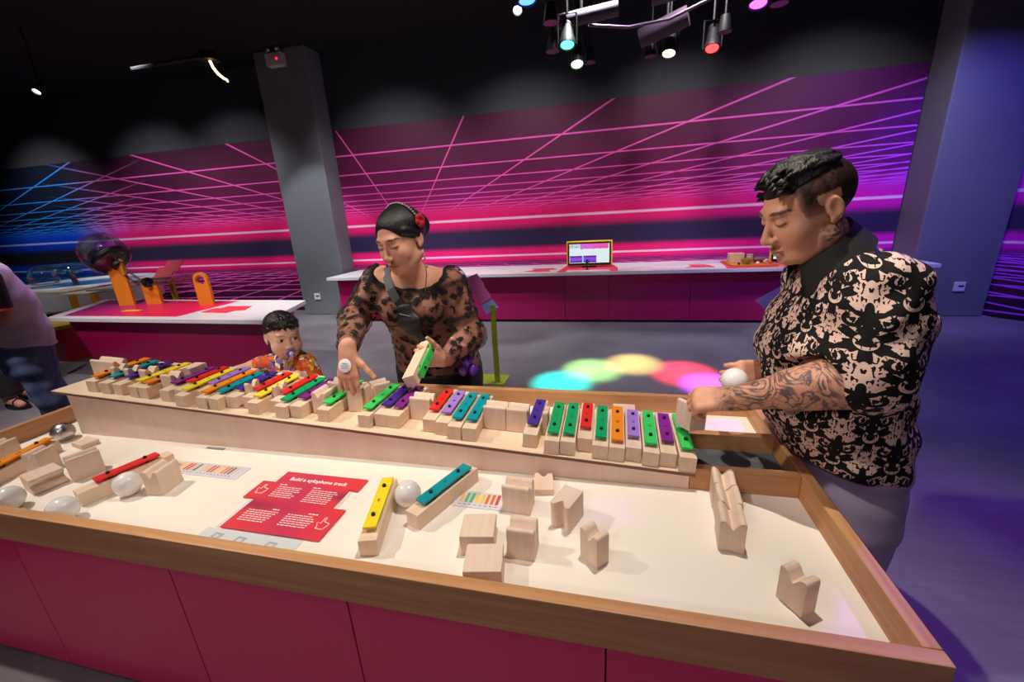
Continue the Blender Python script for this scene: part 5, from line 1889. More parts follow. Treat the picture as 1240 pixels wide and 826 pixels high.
g_ = Sdf(axis_grid((0.12, 0.80, 0.0032), (0.80, 1.25, 0.012)), axis_grid((0.84, 1.44, 0.0032), (1.44, 1.80, 0.012)), axis_grid((0.0, 0.56, 0.010), (0.56, 1.33, 0.0030)))
m_torso(g_)
for arm in (M_AL, M_AR):
    for (a, ra), (b, rb) in zip(arm, arm[1:]):
        g_.cone(a, b, ra, rb, 0.03)
    el, wr_ = np.array(arm[1][0]), np.array(arm[2][0])
    g_.cone(el + (wr_ - el) * 0.08, el + (wr_ - el) * 0.45, 0.050, 0.044, 0.03)
for e in (-1, 1):
    g_.cone((0.605, 1.13 + e * 0.085, 0.45), (0.585, 1.13 + e * 0.10, 0.085), 0.082, 0.060, 0.04)
    g_.cone((0.62, 1.13 + e * 0.11, 0.075), (0.74, 1.50 + e * 0.11, 0.060), 0.058, 0.040, 0.03)
    g_.cone((0.74, 1.50 + e * 0.11, 0.055), (0.78, 1.60 + e * 0.11, 0.045), 0.038, 0.030, 0.03)
g_.cone((0.525, 1.13, 1.00), (0.468, 1.122, 1.115), 0.060, 0.054, 0.035)
LM = head_solid(g_, HMc, RM, SM, 'man')
tipsML = hand_solid(g_, (0.296, 1.020, 0.740), (-0.92, 0.26, -0.20), (-0.16, -0.52, 0.83), True, 1.0, [(48, 52, 25), (52, 54, 26), (54, 56, 26), (56, 58, 26)], 0.10, (0.75, 0.55, -0.5), 18)
tipsMR = hand_solid(g_, (0.418, 1.210, 0.748), (-0.78, -0.56, 0.02), (0.45, -0.55, 0.30), False, 0.98, [(38, 50, 30), (42, 52, 30), (44, 52, 30), (46, 52, 30)], 0.12, (0.75, 0.62, -0.05), 12)


def man_extra(V, q, col, blend, near):
    # clipped sides of the haircut
    side = near & (q[:, 2] > -0.012) & (q[:, 1] < 0.052 - 0.30 * np.clip(0.03 - q[:, 2], 0, 1))
    hl = np.clip((q[:, 2] + 0.012) / 0.036, 0, 1) * np.clip((0.052 - q[:, 1]) / 0.014, 0, 1)
    ear = (np.abs(q[:, 0]) > 0.074) & (np.abs(q[:, 1] + 0.010) < 0.026) & (np.abs(q[:, 2] + 0.006) < 0.042)
    blend(side * ~ear * (0.45 + 0.5 * hl) * np.clip(1 + 0.08 * vnoise(V, 260, 5), 0, 1.2) * np.clip(hl * 4, 0, 1), lin3((17, 14, 14)))
    back = near & (q[:, 1] < -0.035) & (q[:, 2] > -0.055)
    blend(back * np.clip((q[:, 2] + 0.055) / 0.05, 0, 1) * 0.92, lin3((26, 22, 22)))
    # faint moustache shadow
    dm = np.sqrt((q[:, 0] / 0.024) ** 2 + ((q[:, 2] + 0.056) / 0.006) ** 2)
    blend(near * (q[:, 1] > 0.075) * np.clip(1.2 - dm, 0, 1) * 0.3, lin3((70, 50, 46)))


def man_tat(V):
    out = np.zeros((len(V), 3))
    for arm in (M_AL, M_AR):
        a, b = np.array(arm[1][0]), np.array(arm[2][0])
        ab = b - a
        t = ((V - a) @ ab) / (ab @ ab)
        dist = np.linalg.norm(V - a - np.clip(t, -0.3, 1.35)[:, None] * ab, axis=1)
        w = np.clip((t + 0.5) * 4, 0, 1) * np.clip((1.22 - t) * 6, 0, 1) * (dist < 0.085)
        out[:, 0] = np.maximum(out[:, 0], w)
    q = (V - np.array(HMc)) @ RM / SM
    nk = (q[:, 2] < -0.02) & (q[:, 2] > -0.2) & (q[:, 1] < 0.035) & (V[:, 2] < 1.18)
    w = nk * np.clip((0.035 - q[:, 1]) * 40, 0, 1) * np.clip((-0.02 - q[:, 2]) * 40, 0, 1) * (V[:, 2] > 1.0) * (np.linalg.norm(V - np.array((0.52, 1.12, 1.08)), axis=1) < 0.14)
    out[:, 0] = np.maximum(out[:, 0], w * 1.0)
    return out


mb_ = sub_origin(g_.build('body', SKIN_T, man, skin_paint(HMc, RM, SM, (222, 164, 134), 'man', 'down', man_extra), {'tat': man_tat}), man)
nails(tipsML, mb_)
del g_


def damask_material():
    g = G('damask_cloth')
    uv = g.attr('pat')
    u, v, w_ = g.sep(uv)
    tw, th = 0.105, 0.150
    row = (v / (th / 2)).floor()

    def layer(uo, vo):
        a = (((u + uo) / tw).fract() - 0.5) * tw
        b = (((v + vo) / th).fract() - 0.5) * th
        am = a.abs()
        r = (a * a + b * b).sqrt()
        ang = g.math('ARCTAN2', am, b)
        petal = 0.034 + 0.010 * (ang * 6.0).cos() + 0.005 * (ang * 15.0).cos()
        flower = r.lt(petal * 0.9)
        ring = (r - 0.0115).abs().lt(0.0032) * ang.gt(0.6)
        dot = r.lt(0.0045)
        # plume above the flower
        bb = b - 0.048
        r2 = ((am * 1.25) * (am * 1.25) + bb * bb).sqrt()
        ang2 = g.math('ARCTAN2', am, bb)
        plume = r2.lt(0.019 + 0.007 * (ang2 * 5.0).cos())
        # side scrolls
        am2 = am - 0.034
        bb2 = b + 0.036
        r3 = (am2 * am2 + bb2 * bb2).sqrt()
        scroll = (r3 - 0.0115).abs().lt(0.0038) * (am2 * 0.8 + bb2).lt(0.006)
        curl = r3.lt(0.0042)
        f = flower * (1.0 - ring) * (1.0 - dot * 0.0)
        return f.max(plume).max(scroll).max(curl)
    nz = g.noise(g.comb(u, v, 0.0), 55, 2)
    base = layer(0.0, 0.0).max(layer(tw / 2, th / 2))
    # mirrored filigree between the motifs
    a = ((u / (tw / 2)).fract() - 0.5).abs()
    bs_ = (v / th) * 6.28318
    fil = g.noise(g.comb(a * 5.0, bs_.sin() * 1.3, bs_.cos() * 1.3), 2.3, 0.5, 0.3, 0.5)
    filig = fil.gt(0.585)
    blk = base.max(filig)
    fray = (nz - 0.5) * 0.0
    cream = g.mix(g.noise(g.coord(), 400, 2), lin((222, 188, 174)), lin((236, 206, 192)))
    col = g.mix(blk, cream, lin((18, 16, 18)))
    g.set(col, g.math('ADD', blk * 0.2, 0.6), 0, 0.25, sheen=0.0)
    g.bump(blk + g.noise(g.coord(), 300, 2) * 0.3, 0.35, 0.002)
    return g.m


DAMASK = damask_material()
SHX, SHY = 0.535, 1.13


def shirt_uv(V):
    ang = np.arctan2(V[:, 0] - SHX, -(V[:, 1] - SHY))      # 0 faces the camera side
    u = ang * 0.185
    v = V[:, 2].copy()
    return np.stack([u + 0.2, v + 0.05, V[:, 1]], 1)


g_ = Sdf(axis_grid((0.30, 0.86, 0.0045)), axis_grid((0.82, 1.46, 0.0045)), axis_grid((0.54, 1.12, 0.0045)))
g_.loft([((0.605, 1.13, 0.52), 0.172, 0.118), ((0.578, 1.13, 0.62), 0.180, 0.132), ((0.535, 1.13, 0.74), 0.184, 0.150), ((0.528, 1.13, 0.85), 0.178, 0.146), ((0.533, 1.13, 0.985), 0.150, 0.104)], (0, 1, 0), 0.04)
g_.cone((0.540, 0.995, 1.002), (0.540, 1.265, 1.002), 0.066, 0.066, 0.05)
g_.cone((0.522, 1.13, 1.00), (0.505, 1.125, 1.045), 0.076, 0.060, 0.03)
# loose back and wide short sleeves
g_.ell((0.612, 1.09, 0.915), (0.072, 0.12, 0.085), None, 0.05)
for arm, e in ((M_AL, -1), (M_AR, 1)):
    (a, ra), (b, rb), _ = arm
    a, b = np.array(a), np.array(b)
    g_.cone(a, a + (b - a) * 0.92 + np.array((0.012, e * 0.004, 0.0)), 0.068, 0.080, 0.04)
(a, _), (b, _), (c_, _) = M_AL
ax_ = unit(np.array(c_) - np.array(b))
for arm in (M_AL, M_AR):
    b = np.array(arm[1][0])
    c_ = np.array(arm[2][0])
    fa = unit(c_ - b)
    p = b + fa * 0.052
    # sleeve mouth: hollow out along the forearm
    g_.cone(p + fa * 0.01, p + fa * 0.20, 0.070, 0.085, 0.006, sub=True)
g_.cut((0.60, 1.13, 0.572), (-0.10, 0, -1), 0.006)
g_.ripple(lambda X, Y, Z: 0.0045 * np.sin(X * 34 + Z * 48 + Y * 15) * np.sin(Z * 21 - X * 26) + 0.003 * np.sin(Z * 70 - X * 80) * np.clip((Z - 0.8) * 6, 0, 1) * np.clip((1.05 - Y) * 6, 0, 1))
sub_origin(g_.build('shirt', DAMASK, man, None, {'pat': shirt_uv}), man)
del g_
# black collar: two leaves standing round the neck
def collar():
    mb = MB()
    n0 = np.array((0.482, 1.122, 1.074))
    up = unit((-0.58, 0.0, 0.85))
    fw = unit((-0.85, 0.0, -0.58))
    lf = np.cross(up, fw)
    rows = []
    N = 30
    for i in range(N + 1):
        a = math.radians(-152 + 304 * i / N)          # around the back; gap in front
        dirv = -fw * math.cos(a) + lf * math.sin(a)
        fr = abs(i - N / 2) / (N / 2)
        drop = 0.020 + 0.040 * fr ** 2.0
        inner = n0 + dirv * np.array(0.066) + up * (0.040 - 0.028 * fr)
        top_ = n0 + dirv * 0.073 + up * (0.046 - 0.030 * fr)
        low = n0 + dirv * (0.090 + 0.022 * fr) + up * (0.004 - drop)
        low_in = low - dirv * 0.006 - up * 0.001
        rows.append([inner - up * 0.045, inner, top_, low, low_in])
    vs_ = [p for r in rows for p in r]
    fs_ = []
    for i in range(N):
        for k in range(4):
            a, b = i * 5 + k, i * 5 + k + 1
            fs_.append((a, b, b + 5, a + 5))
    mb.add(vs_, fs_)
    o = mb.build('collar', plain('black_twill', (24, 24, 26), 0.75, var=0.15, scale=60, bump=0.1), man, True)
    md = o.modifiers.new('thick', 'SOLIDIFY')
    md.thickness = 0.004
    return sub_origin(o, man)


collar()
for i in range(3):
    sub_origin(MB().lathe([(0, -0.001), (0.005, -0.001), (0.005, 0.001), (0, 0.0015)], (0.430 - 0.014 * i, 1.112, 0.975 - 0.07 * i), 10, (-1, -0.25, 0.35)).build('button', plain('shirt_button', (214, 190, 180), 0.3), man), man)
# trousers
M_TRO = plain('pale_lilac_trousers', (172, 158, 190), 0.75, var=0.05, scale=8, bump=0.08)
g_ = Sdf(axis_grid((0.49, 0.90, 0.0065)), axis_grid((0.88, 1.72, 0.0065)), axis_grid((0.002, 0.67, 0.0065)))
g_.loft([((0.605, 1.13, 0.43), 0.165, 0.098), ((0.604, 1.13, 0.57), 0.165, 0.108), ((0.585, 1.13, 0.66), 0.165, 0.112)], (0, 1, 0), 0.04)
for e in (-1, 1):
    g_.cone((0.605, 1.13 + e * 0.085, 0.45), (0.590, 1.13 + e * 0.10, 0.100), 0.096, 0.078, 0.035)
    g_.cone((0.63, 1.13 + e * 0.11, 0.088), (0.74, 1.50 + e * 0.11, 0.072), 0.078, 0.064, 0.03)
g_.cut((0, 0, 0.655), (0, 0, 1))
g_.ripple(lambda X, Y, Z: 0.003 * np.sin(Z * 60 + X * 40) * np.sin(X * 35 - Z * 20 + Y * 12))
tro = sub_origin(g_.build('trousers', M_TRO, man), man)
del g_
lm = MB()
for i in range(9):     # dark fern print on the thigh
    t = i / 8
    c0 = np.array((0.560 + 0.012 * t, 0.926, 0.36 - 0.12 * t))
    for e in (-1, 1):
        lm.tube([c0, c0 + np.array((e * 0.022 * (1 - t * 0.5), -0.0005, 0.018))], [0.0035, 0.0012], 6)
for e in (-1, 1):
    sub_origin(MB().lathe([(0, 0.0), (0.04, 0.002), (0.046, 0.03), (0.04, 0.07), (0, 0.085)], (0.77, 1.585 + e * 0.11, 0.0), 18).build('shoe', M_BLACK, man, True), man)

# hair: swept top over clipped sides
g_ = Sdf(axis_grid((0.28, 0.62, 0.0028)), axis_grid((1.0, 1.26, 0.0028)), axis_grid((1.10, 1.34, 0.0028)))
c_ = np.array(HMc)
LMp = lambda *p: c_ + RM @ (np.array(p) * SM)
g_.ell(LMp(0, -0.014, 0.052), np.array((0.0755, 0.096, 0.079)) * SM, RM, 0.0)
g_.cut(LMp(0, 0, 0.076), RM @ np.array((0, -0.24, -1.0)), 0.006)
rr = np.random.default_rng(4)
for i in range(240):
    x = rr.uniform(-0.060, 0.060)
    y0 = rr.uniform(-0.050, 0.066)
    z0 = 0.050 + 0.076 * math.sqrt(max(0, 1 - (x / 0.0775) ** 2 - ((y0 + 0.014) / 0.098) ** 2))
    ln = rr.uniform(0.026, 0.040)
    lift = 0.002 + 0.012 * np.clip((y0 + 0.05) / 0.12, 0, 1)
    a = LMp(x, y0 - 0.012, z0 - 0.004)
    m_ = LMp(x * 1.0 + 0.004, y0 + ln * 0.45, z0 + lift * 0.75)
    b = LMp(x * 1.0 + 0.006, y0 + ln * 0.75, z0 + lift * 0.8 - 0.002)
    g_.cone(a, m_, 0.0050, 0.0042, 0.003)
    g_.cone(m_, b, 0.0042, 0.0018, 0.002)
sub_origin(g_.build('hair', M_HAIR, man), man)
del g_
# grooved block held in his near hand
vblock(0.060, 0.213, 1.090, 0.618, math.radians(24), 'grooved block held in the man\'s tattooed hand', 'held grooved block', 'up', 0.0, Matrix.Rotation(math.radians(28), 4, 'Z') @ Matrix.Rotation(math.radians(7), 4, 'Y') @ Matrix.Rotation(math.radians(-6), 4, 'X'))

# ------------------------------------------------------------------ THE CHILD
KO = (-1.46, 1.56, 0.0)
kid = empty('person', KO, 0, 'small child with pacifier in bright patterned shirt standing at the table', 'person')
HKc = (-1.455, 1.528, 0.728)
RK = head_frame((0.80, -0.56, -0.10), (0.05, 0, 1))
SK = 0.86
K_AR = [((-1.550, 1.560, 0.585), 0.034), ((-1.640, 1.515, 0.578), 0.028), ((-1.688, 1.440, 0.580), 0.020)]
K_AL = [((-1.372, 1.545, 0.585), 0.034), ((-1.335, 1.530, 0.500), 0.028), ((-1.375, 1.475, 0.560), 0.020)]
K_SP = [((-1.46, 1.57, 0.30), 0.090, 0.075), ((-1.46, 1.565, 0.40), 0.090, 0.080), ((-1.46, 1.56, 0.52), 0.095, 0.072), ((-1.46, 1.555, 0.585), 0.085, 0.058)]
g_ = Sdf(axis_grid((-1.74, -1.28, 0.0030)), axis_grid((1.38, 1.68, 0.0030)), axis_grid((0.0, 0.48, 0.010), (0.48, 0.86, 0.0026)))
g_.loft(K_SP, (1, 0, 0), 0.03)
for arm in (K_AR, K_AL):
    for (a, ra), (b, rb) in zip(arm, arm[1:]):
        g_.cone(a, b, ra, rb, 0.02)
for e in (-1, 1):
    g_.cone((-1.46 + e * 0.05, 1.57, 0.30), (-1.46 + e * 0.055, 1.57, 0.16), 0.055, 0.042, 0.03)
    g_.cone((-1.46 + e * 0.055, 1.57, 0.16), (-1.46 + e * 0.055, 1.575, 0.04), 0.042, 0.030, 0.02)
    g_.cone((-1.46 + e * 0.055, 1.575, 0.03), (-1.455 + e * 0.06, 1.51, 0.022), 0.028, 0.020, 0.02)
g_.cone((-1.458, 1.553, 0.59), (-1.456, 1.537, 0.65), 0.040, 0.040, 0.03)
head_solid(g_, HKc, RK, SK, 'child')
hand_solid(g_, K_AR[2][0], (-0.35, -0.9, -0.25), (-0.3, -0.2, 0.9), False, 0.58, [(15, 25, 15)] * 4)
hand_solid(g_, K_AL[2][0], (-0.3, -0.9, 0.3), (0.3, -0.3, 0.9), True, 0.58, [(15, 25, 15)] * 4)
sub_origin(g_.build('body', SKIN, kid, skin_paint(HKc, RK, SK, (236, 188, 164), 'child', 'open')), kid)
del g_
# hair
g_ = Sdf(axis_grid((-1.58, -1.33, 0.0028)), axis_grid((1.40, 1.66, 0.0028)), axis_grid((0.66, 0.87, 0.0028)))
c_ = np.array(HKc)
LKp = lambda *p: c_ + RK @ (np.array(p) * SK)
g_.ell(LKp(0, -0.018, 0.040), np.array((0.086, 0.106, 0.090)) * SK, RK, 0.0)
g_.ell(LKp(0, 0.115, -0.018), np.array((0.090, 0.105, 0.086)) * SK, RK, 0.010, sub=True)
g_.cut(LKp(0, 0, 0.022), RK @ np.array((0, 0.55, -1.0)), 0.010)
for i in range(17):     # fringe strands
    x = -0.066 + 0.132 * i / 16
    z1 = 0.060 + 0.006 * math.sin(i * 2.3)
    g_.cone(LKp(x * 0.9, 0.055, 0.094), LKp(x, 0.082 - 7 * x * x, z1), 0.008 * SK, 0.003 * SK, 0.006)
for i in range(150):
    a, b = rr.uniform(0, 6.28), rr.uniform(0.1, 1.35)
    v = np.array((math.cos(a) * math.sin(b), math.sin(a) * math.sin(b), math.cos(b)))
    p = np.array((0, -0.018, 0.040)) + v * (0.085, 0.104, 0.089)
    q = p + v * 0.0015 + np.array((0.004, 0.022, -0.006))
    if p[2] > 0.03:
        g_.cone(LKp(*p), LKp(*q), 0.0036 * SK, 0.0026 * SK, 0.003)
sub_origin(g_.build('hair', hair_material('child_hair', (30, 25, 24)), kid), kid)
del g_
# shirt
g = G('bright_print_cotton')
co = g.coord()
nz = g.noise(co, 60, 2)
v = g.voronoi(co, 44, 'F1', 'Color')
vr, vg_, vb = g.sep(v)
pal = g.ramp(vr, [(0, lin((236, 120, 40))), (0.2, lin((236, 190, 60))), (0.38, lin((246, 240, 232))), (0.55, lin((226, 96, 40))), (0.7, lin((150, 120, 190))), (0.84, lin((240, 226, 200))), (0.93, lin((60, 50, 70)))], 'CONSTANT')
e = g.voronoi(co, 44, 'DISTANCE_TO_EDGE')
pal = g.mix(e.lt(0.035), pal, lin((70, 44, 36)))
side_o = g.ss(g.sep(co)[0], 0.0, 0.05)
pal = g.mix(g.noise(co, 14, 2).gt(0.56), pal, lin((226, 88, 36)))
g.set(pal, 0.75)
g_ = Sdf(axis_grid((-1.70, -1.28, 0.0042)), axis_grid((1.42, 1.68, 0.0042)), axis_grid((0.27, 0.66, 0.0042)))
g_.loft(K_SP, (1, 0, 0), 0.03, 0.008)
for arm in (K_AR, K_AL):
    (a, ra), (b, rb), _ = arm
    a, b = np.array(a), np.array(b)
    g_.cone(a, a + (b - a) * 0.75, ra + 0.010, rb + 0.014, 0.025)
g_.cone((-1.458, 1.553, 0.60), (-1.456, 1.541, 0.625), 0.050, 0.048, 0.02)
g_.cone((-1.457, 1.545, 0.625), (-1.450, 1.52, 0.68), 0.040, 0.060, 0.004, sub=True)
g_.cut((0, 0, 0.30), (0, 0, -1))
g_.ripple(lambda X, Y, Z: 0.0016 * np.sin(X * 120 + Z * 90) * np.sin(Z * 100 + Y * 60))
sub_origin(g_.build('shirt', g.m, kid), kid)
del g_
g_ = Sdf(axis_grid((-1.60, -1.32, 0.006)), axis_grid((1.46, 1.68, 0.006)), axis_grid((0.12, 0.34, 0.006)))
g_.loft(K_SP[:2], (1, 0, 0), 0.03, 0.004)
for e_ in (-1, 1):
    g_.cone((-1.46 + e_ * 0.05, 1.57, 0.30), (-1.46 + e_ * 0.058, 1.57, 0.17), 0.062, 0.056, 0.02)
g_.cut((0, 0, 0.31), (0, 0, 1))
sub_origin(g_.build('shorts', plain('navy_cotton', (40, 46, 80), 0.8), kid), kid)
del g_
for e_ in (-1, 1):
    g2 = Sdf(axis_grid((-1.56, -1.36, 0.004)), axis_grid((1.44, 1.64, 0.004)), axis_grid((-0.01, 0.09, 0.004)))
    g2.cone((-1.46 + e_ * 0.055, 1.585, 0.034), (-1.455 + e_ * 0.06, 1.49, 0.028), 0.034, 0.028, 0.02)
    g2.cut((0, 0, 0.001), (0, 0, -1))
    sub_origin(g2.build('shoe', plain('white_canvas', (220, 216, 210), 0.7), kid), kid)
# pacifier: shield, knob, ribbon
pc = empty('pacifier', tuple(LKp(0, 0.108, -0.066)), 0, 'purple pacifier with white button in the child\'s mouth', 'pacifier')
fa = Vector(RK[:, 1])
MB().lathe([(0, -0.004), (0.016, -0.004), (0.021, 0.0), (0.019, 0.004), (0, 0.005)], (0, 0, 0), 24, fa).build('shield', plain('purple_pacifier', (112, 92, 168), 0.35), pc, True)
MB().lathe([(0, 0.005), (0.009, 0.005), (0.010, 0.009), (0.006, 0.012), (0, 0.012)], (0, 0, 0), 18, fa).build('button', M_WHITE, pc, True)
ribbon([np.array(pc.location) + RK @ np.array((0, 0.010, -0.010)), LKp(-0.006, 0.112, -0.10), np.array((-1.428, 1.487, 0.615)), np.array((-1.440, 1.478, 0.575))], 0.014, 0.002, 'ribbon', plain('lilac_ribbon', (206, 176, 196), 0.6), pc, RK[:, 0])

# ------------------------------------------------------------------ PERSON BENDING AT THE LEFT EDGE
PO = (-3.262, 1.545, 0.0)
pl_ = empty('person', PO, 0, 'person in pale shirt with navy orange-cuffed sleeve and blue jeans', 'person')
PF, PLf = np.array((-0.456, -0.890, 0.0)), np.array((0.890, -0.456, 0.0))


def PW(a, b, z): return tuple(np.array(PO) + PF * a + PLf * b + np.array((0, 0, z)))


HPc = PW(0.10, 0.0, 1.27)
RP = head_frame(PF + np.array((0, 0, -0.45)))
P_SP = [(PW(-0.01, 0, 0.58), 0.150, 0.115), (PW(-0.01, 0, 0.72), 0.140, 0.112), (PW(0.0, 0, 0.88), 0.150, 0.112), (PW(0.02, 0, 1.02), 0.145, 0.092)]
P_AL = [(PW(0.02, 0.165, 1.03), 0.048), (PW(0.02, 0.19, 0.83), 0.042), (PW(0.19, 0.12, 0.78), 0.028)]
P_AR = [(PW(0.02, -0.165, 1.03), 0.048), (PW(0.04, -0.20, 0.83), 0.042), (PW(0.22, -0.12, 0.80), 0.028)]
g_ = Sdf(axis_grid((-3.62, -2.95, 0.007)), axis_grid((1.16, 1.86, 0.007)), axis_grid((0.0, 1.40, 0.007)))
g_.loft(P_SP, PLf, 0.04)
g_.cone(PW(0.02, 0.15, 1.03), PW(0.02, -0.15, 1.03), 0.05, 0.05, 0.04)
for arm in (P_AL, P_AR):
    for (a, ra), (b, rb) in zip(arm, arm[1:]):
        g_.cone(a, b, ra, rb, 0.025)
g_.cone(PW(0.03, 0, 1.05), PW(0.075, 0, 1.19), 0.05, 0.046, 0.03)
head_solid(g_, HPc, RP, 0.88, 'woman')
hand_solid(g_, P_AL[2][0], PF + np.array((0, 0, -0.2)), PLf * 0.6 + np.array((0, 0, 0.8)), True, 0.85)
hand_solid(g_, P_AR[2][0], PF + np.array((0, 0, -0.2)), -PLf * 0.6 + np.array((0, 0, 0.8)), False, 0.85)
PL = []
for e, da in ((-1, -0.02), (1, -0.05)):
    h0, k0, a0_ = PW(-0.02, e * 0.075, 0.58), PW(-0.02 + da * 0.5, e * 0.08, 0.33), PW(-0.03 + da, e * 0.085, 0.06)
    PL.append((h0, k0, a0_))
    g_.cone(h0, k0, 0.080, 0.058, 0.03)
    g_.cone(k0, a0_, 0.058, 0.038, 0.03)
    g_.cone((a0_[0], a0_[1], 0.03), tuple(np.array((a0_[0], a0_[1], 0.025)) + PF * 0.13), 0.032, 0.024, 0.02)
sub_origin(g_.build('body', SKIN, pl_, skin_paint(HPc, RP, 0.88, (176, 118, 96), 'woman', 'down')), pl_)
del g_
g_ = Sdf(axis_grid((-3.60, -2.92, 0.007)), axis_grid((1.16, 1.84, 0.007)), axis_grid((0.56, 1.16, 0.007)))
g_.loft([(PW(-0.01, 0, 0.60), 0.170, 0.140)] + [(p, w + 0.014, d + 0.018) for p, w, d in P_SP[1:]], PLf, 0.04)
g_.cone(PW(0.02, 0.15, 1.03), PW(0.02, -0.15, 1.03), 0.060, 0.060, 0.04)
g_.cut(PW(0, 0, 0.655), PF * 0.25 + np.array((0, 0, -1)), 0.005)
g_.ripple(lambda X, Y, Z: 0.003 * np.sin(X * 40 + Z * 50) * np.sin(Z * 30 - Y * 30))
sub_origin(g_.build('shirt', plain('pale_grey_jersey', (206, 190, 204), 0.8, var=0.05), pl_), pl_)
del g_
for arm in (P_AL, P_AR):
    (a, _), (b, _), _ = arm
    a, b = np.array(a), np.array(b)
    m0, m1 = np.minimum(a, b) - 0.09, np.maximum(a, b) + 0.09
    g_ = Sdf(axis_grid((m0[0], m1[0], 0.006)), axis_grid((m0[1], m1[1], 0.006)), axis_grid((m0[2], m1[2], 0.006)))
    g_.cone(a, a + (b - a) * 0.80, 0.066, 0.062, 0.02)
    g_.cut(a + (b - a) * 0.82, b - a, 0.004)
    sub_origin(g_.build('sleeve', plain('navy_jersey', (28, 32, 46), 0.8), pl_), pl_)
    e_ = a + (b - a) * 0.82
    sub_origin(MB().lathe([(0.048, -0.006), (0.066, -0.006), (0.066, 0.006), (0.048, 0.006)], e_, 24, unit(b - a)).build('cuff', plain('orange_trim', (226, 84, 50), 0.7), pl_, True), pl_)
g = G('washed_denim')
n = g.noise(g.scale(g.coord(), (1, 1, 0.4)), 9, 4, 0.6)
g.set(g.mix(g.ss(n, 0.3, 0.7), lin((62, 78, 118)), lin((110, 128, 166))), 0.8)
g.bump(g.noise(g.coord(), 300, 2), 0.15, 0.002)
g_ = Sdf(axis_grid((-3.60, -2.95, 0.007)), axis_grid((1.22, 1.84, 0.007)), axis_grid((0.002, 0.70, 0.007)))
g_.loft([(PW(-0.01, 0, 0.54), 0.150, 0.115), (PW(-0.01, 0, 0.66), 0.155, 0.125)], PLf, 0.04)
for h0, k0, a0_ in PL:
    g_.cone(h0, k0, 0.090, 0.072, 0.03)
    g_.cone(k0, (a0_[0], a0_[1], 0.03), 0.072, 0.064, 0.03)
g_.cut((0, 0, 0.03), (0, 0, -1))
g_.ripple(lambda X, Y, Z: 0.004 * np.sin(Z * 46 + X * 30) * np.sin(X * 30 - Z * 17))
sub_origin(g_.build('jeans', g.m, pl_), pl_)
del g_
g_ = Sdf(axis_grid((HPc[0] - 0.16, HPc[0] + 0.16, 0.006)), axis_grid((HPc[1] - 0.16, HPc[1] + 0.16, 0.006)), axis_grid((1.12, 1.44, 0.006)))
g_.ell(np.array(HPc) + RP @ np.array((0, -0.018, 0.034)), (0.076, 0.090, 0.080), RP, 0.0)
g_.ell(np.array(HPc) + RP @ np.array((0, 0.098, -0.02)), (0.075, 0.088, 0.075), RP, 0.01, sub=True)
sub_origin(g_.build('hair', M_HAIR, pl_), pl_)
del g_
for h0, k0, a0_ in PL:
    g2 = Sdf(axis_grid((a0_[0] - 0.2, a0_[0] + 0.1, 0.006)), axis_grid((a0_[1] - 0.2, a0_[1] + 0.1, 0.006)), axis_grid((-0.01, 0.1, 0.006)))
    g2.cone((a0_[0], a0_[1], 0.036), tuple(np.array((a0_[0], a0_[1], 0.030)) + PF * 0.13), 0.042, 0.034, 0.02)
    g2.cut((0, 0, 0.001), (0, 0, -1))
    sub_origin(g2.build('shoe', plain('grey_shoe', (80, 80, 86), 0.6), pl_), pl_)

# ------------------------------------------------------------------ PERSON BEHIND, only a leg and sandal in view
QO = (-4.60, 2.05, 0.0)
pq = empty('person', QO, 0, 'person in black trousers and sandals behind the one in jeans', 'person')
RQ = head_frame((1.0, -0.2, -0.1))
HQc = (-4.72, 2.05, 1.46)
g_ = Sdf(axis_grid((-5.0, -4.15, 0.009)), axis_grid((1.72, 2.38, 0.009)), axis_grid((0.0, 1.62, 0.009)))
Q_SP = [((-4.66, 2.05, 0.74), 0.15, 0.11), ((-4.67, 2.05, 0.92), 0.13, 0.10), ((-4.68, 2.05, 1.10), 0.145, 0.105), ((-4.69, 2.05, 1.24), 0.14, 0.085)]
g_.loft(Q_SP, (0, 1, 0), 0.04)
g_.cone((-4.69, 2.05, 1.24), (-4.71, 2.05, 1.38), 0.05, 0.048, 0.03)
head_solid(g_, HQc, RQ, 0.95, 'woman')
QL = []
for e, dx in ((-1, 0.16), (1, -0.05)):
    h0, k0, a0_ = (-4.66, 2.05 + e * 0.08, 0.74), (-4.60 + dx, 2.02 + e * 0.08, 0.42), (-4.60 + dx, 2.02 + e * 0.08, 0.07)
    QL.append((h0, k0, a0_))
    g_.cone(h0, k0, 0.085, 0.058, 0.03)
    g_.cone(k0, a0_, 0.058, 0.036, 0.03)
    g_.cone((a0_[0] - 0.01, a0_[1], 0.052), (a0_[0] + 0.14, a0_[1] - 0.02, 0.034), 0.034, 0.026, 0.02)
for e in (-1, 1):
    a_, b_, c2 = (-4.69, 2.05 + e * 0.17, 1.22), (-4.68, 2.05 + e * 0.21, 0.98), (-4.56, 2.05 + e * 0.19, 0.80)
    g_.cone(a_, b_, 0.048, 0.042, 0.03)
    g_.cone(b_, c2, 0.042, 0.028, 0.03)
    hand_solid(g_, c2, (0.5, 0, -0.85), (0.5, e * 0.7, 0.3), e > 0, 0.9, k=0.01)
sub_origin(g_.build('body', SKIN, pq, skin_paint(HQc, RQ, 0.95, (196, 140, 118), 'woman', 'down')), pq)
del g_
M_BT = plain('black_cotton', (20, 20, 26), 0.85)
g_ = Sdf(axis_grid((-4.90, -4.28, 0.009)), axis_grid((1.80, 2.30, 0.009)), axis_grid((0.06, 0.88, 0.009)))
g_.loft([(p, w + 0.01, d + 0.01) for p, w, d in Q_SP[:2]], (0, 1, 0), 0.04)
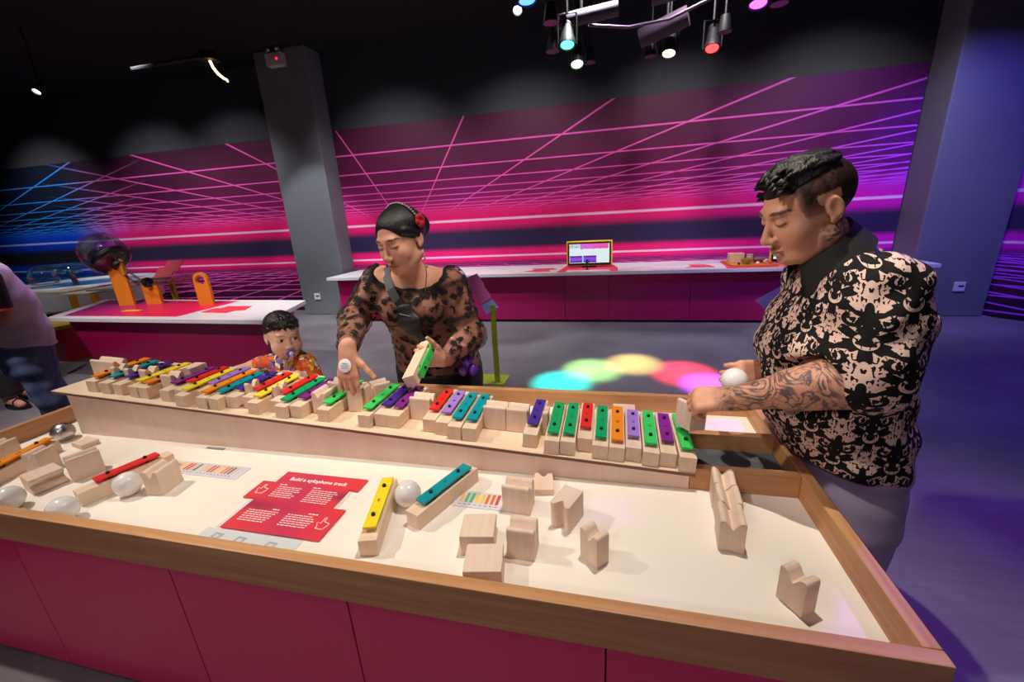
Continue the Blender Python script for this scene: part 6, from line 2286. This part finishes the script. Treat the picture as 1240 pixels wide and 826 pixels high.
for h0, k0, a0_ in QL:
    g_.cone(h0, k0, 0.098, 0.080, 0.03)
    g_.cone(k0, a0_, 0.080, 0.075, 0.03)
g_.cut((0, 0, 0.10), (0, 0, -1))
sub_origin(g_.build('trousers', M_BT, pq), pq)
del g_
g_ = Sdf(axis_grid((-4.92, -4.46, 0.009)), axis_grid((1.76, 2.34, 0.009)), axis_grid((0.72, 1.36, 0.009)))
g_.loft([(p, w + 0.018, d + 0.018) for p, w, d in Q_SP], (0, 1, 0), 0.04)
for e in (-1, 1):
    g_.cone((-4.69, 2.05 + e * 0.16, 1.22), (-4.68, 2.05 + e * 0.20, 1.03), 0.06, 0.058, 0.03)
g_.cut((0, 0, 0.76), (0, 0, -1))
sub_origin(g_.build('shirt', plain('dark_jersey', (50, 46, 60), 0.8), pq), pq)
del g_
g_ = Sdf(axis_grid((-4.88, -4.56, 0.007)), axis_grid((1.9, 2.2, 0.007)), axis_grid((1.32, 1.62, 0.007)))
g_.ell(np.array(HQc) + RQ @ np.array((0, -0.018, 0.036)), (0.085, 0.1, 0.088), RQ, 0.0)
g_.ell(np.array(HQc) + RQ @ np.array((0, 0.105, -0.02)), (0.08, 0.095, 0.08), RQ, 0.01, sub=True)
sub_origin(g_.build('hair', M_HAIR, pq), pq)
del g_
for h0, k0, a0_ in QL:
    sp_ = [(a0_[0] - 0.06 + 0.25 * t, a0_[1] - 0.02 * t) for t in (0, 1)]
    pts = []
    for a in np.linspace(0, 2 * math.pi, 24, endpoint=False):
        pts.append((a0_[0] + 0.065 + 0.125 * math.cos(a), a0_[1] - 0.01 + (0.040 + 0.008 * math.cos(a)) * math.sin(a)))
    sub_origin(MB().prism(pts, 0.001, 0.022, 'z').build('sandal_sole', M_BLACK, pq), pq)
    P = [(a0_[0] + 0.10, a0_[1] - 0.045, 0.02), (a0_[0] + 0.09, a0_[1] - 0.03, 0.062), (a0_[0] + 0.085, a0_[1] - 0.008, 0.070), (a0_[0] + 0.09, a0_[1] + 0.016, 0.06), (a0_[0] + 0.10, a0_[1] + 0.032, 0.02)]
    sub_origin(MB().tube(P, 0.010, 8).build('sandal_strap', M_BLACK, pq, True), pq)
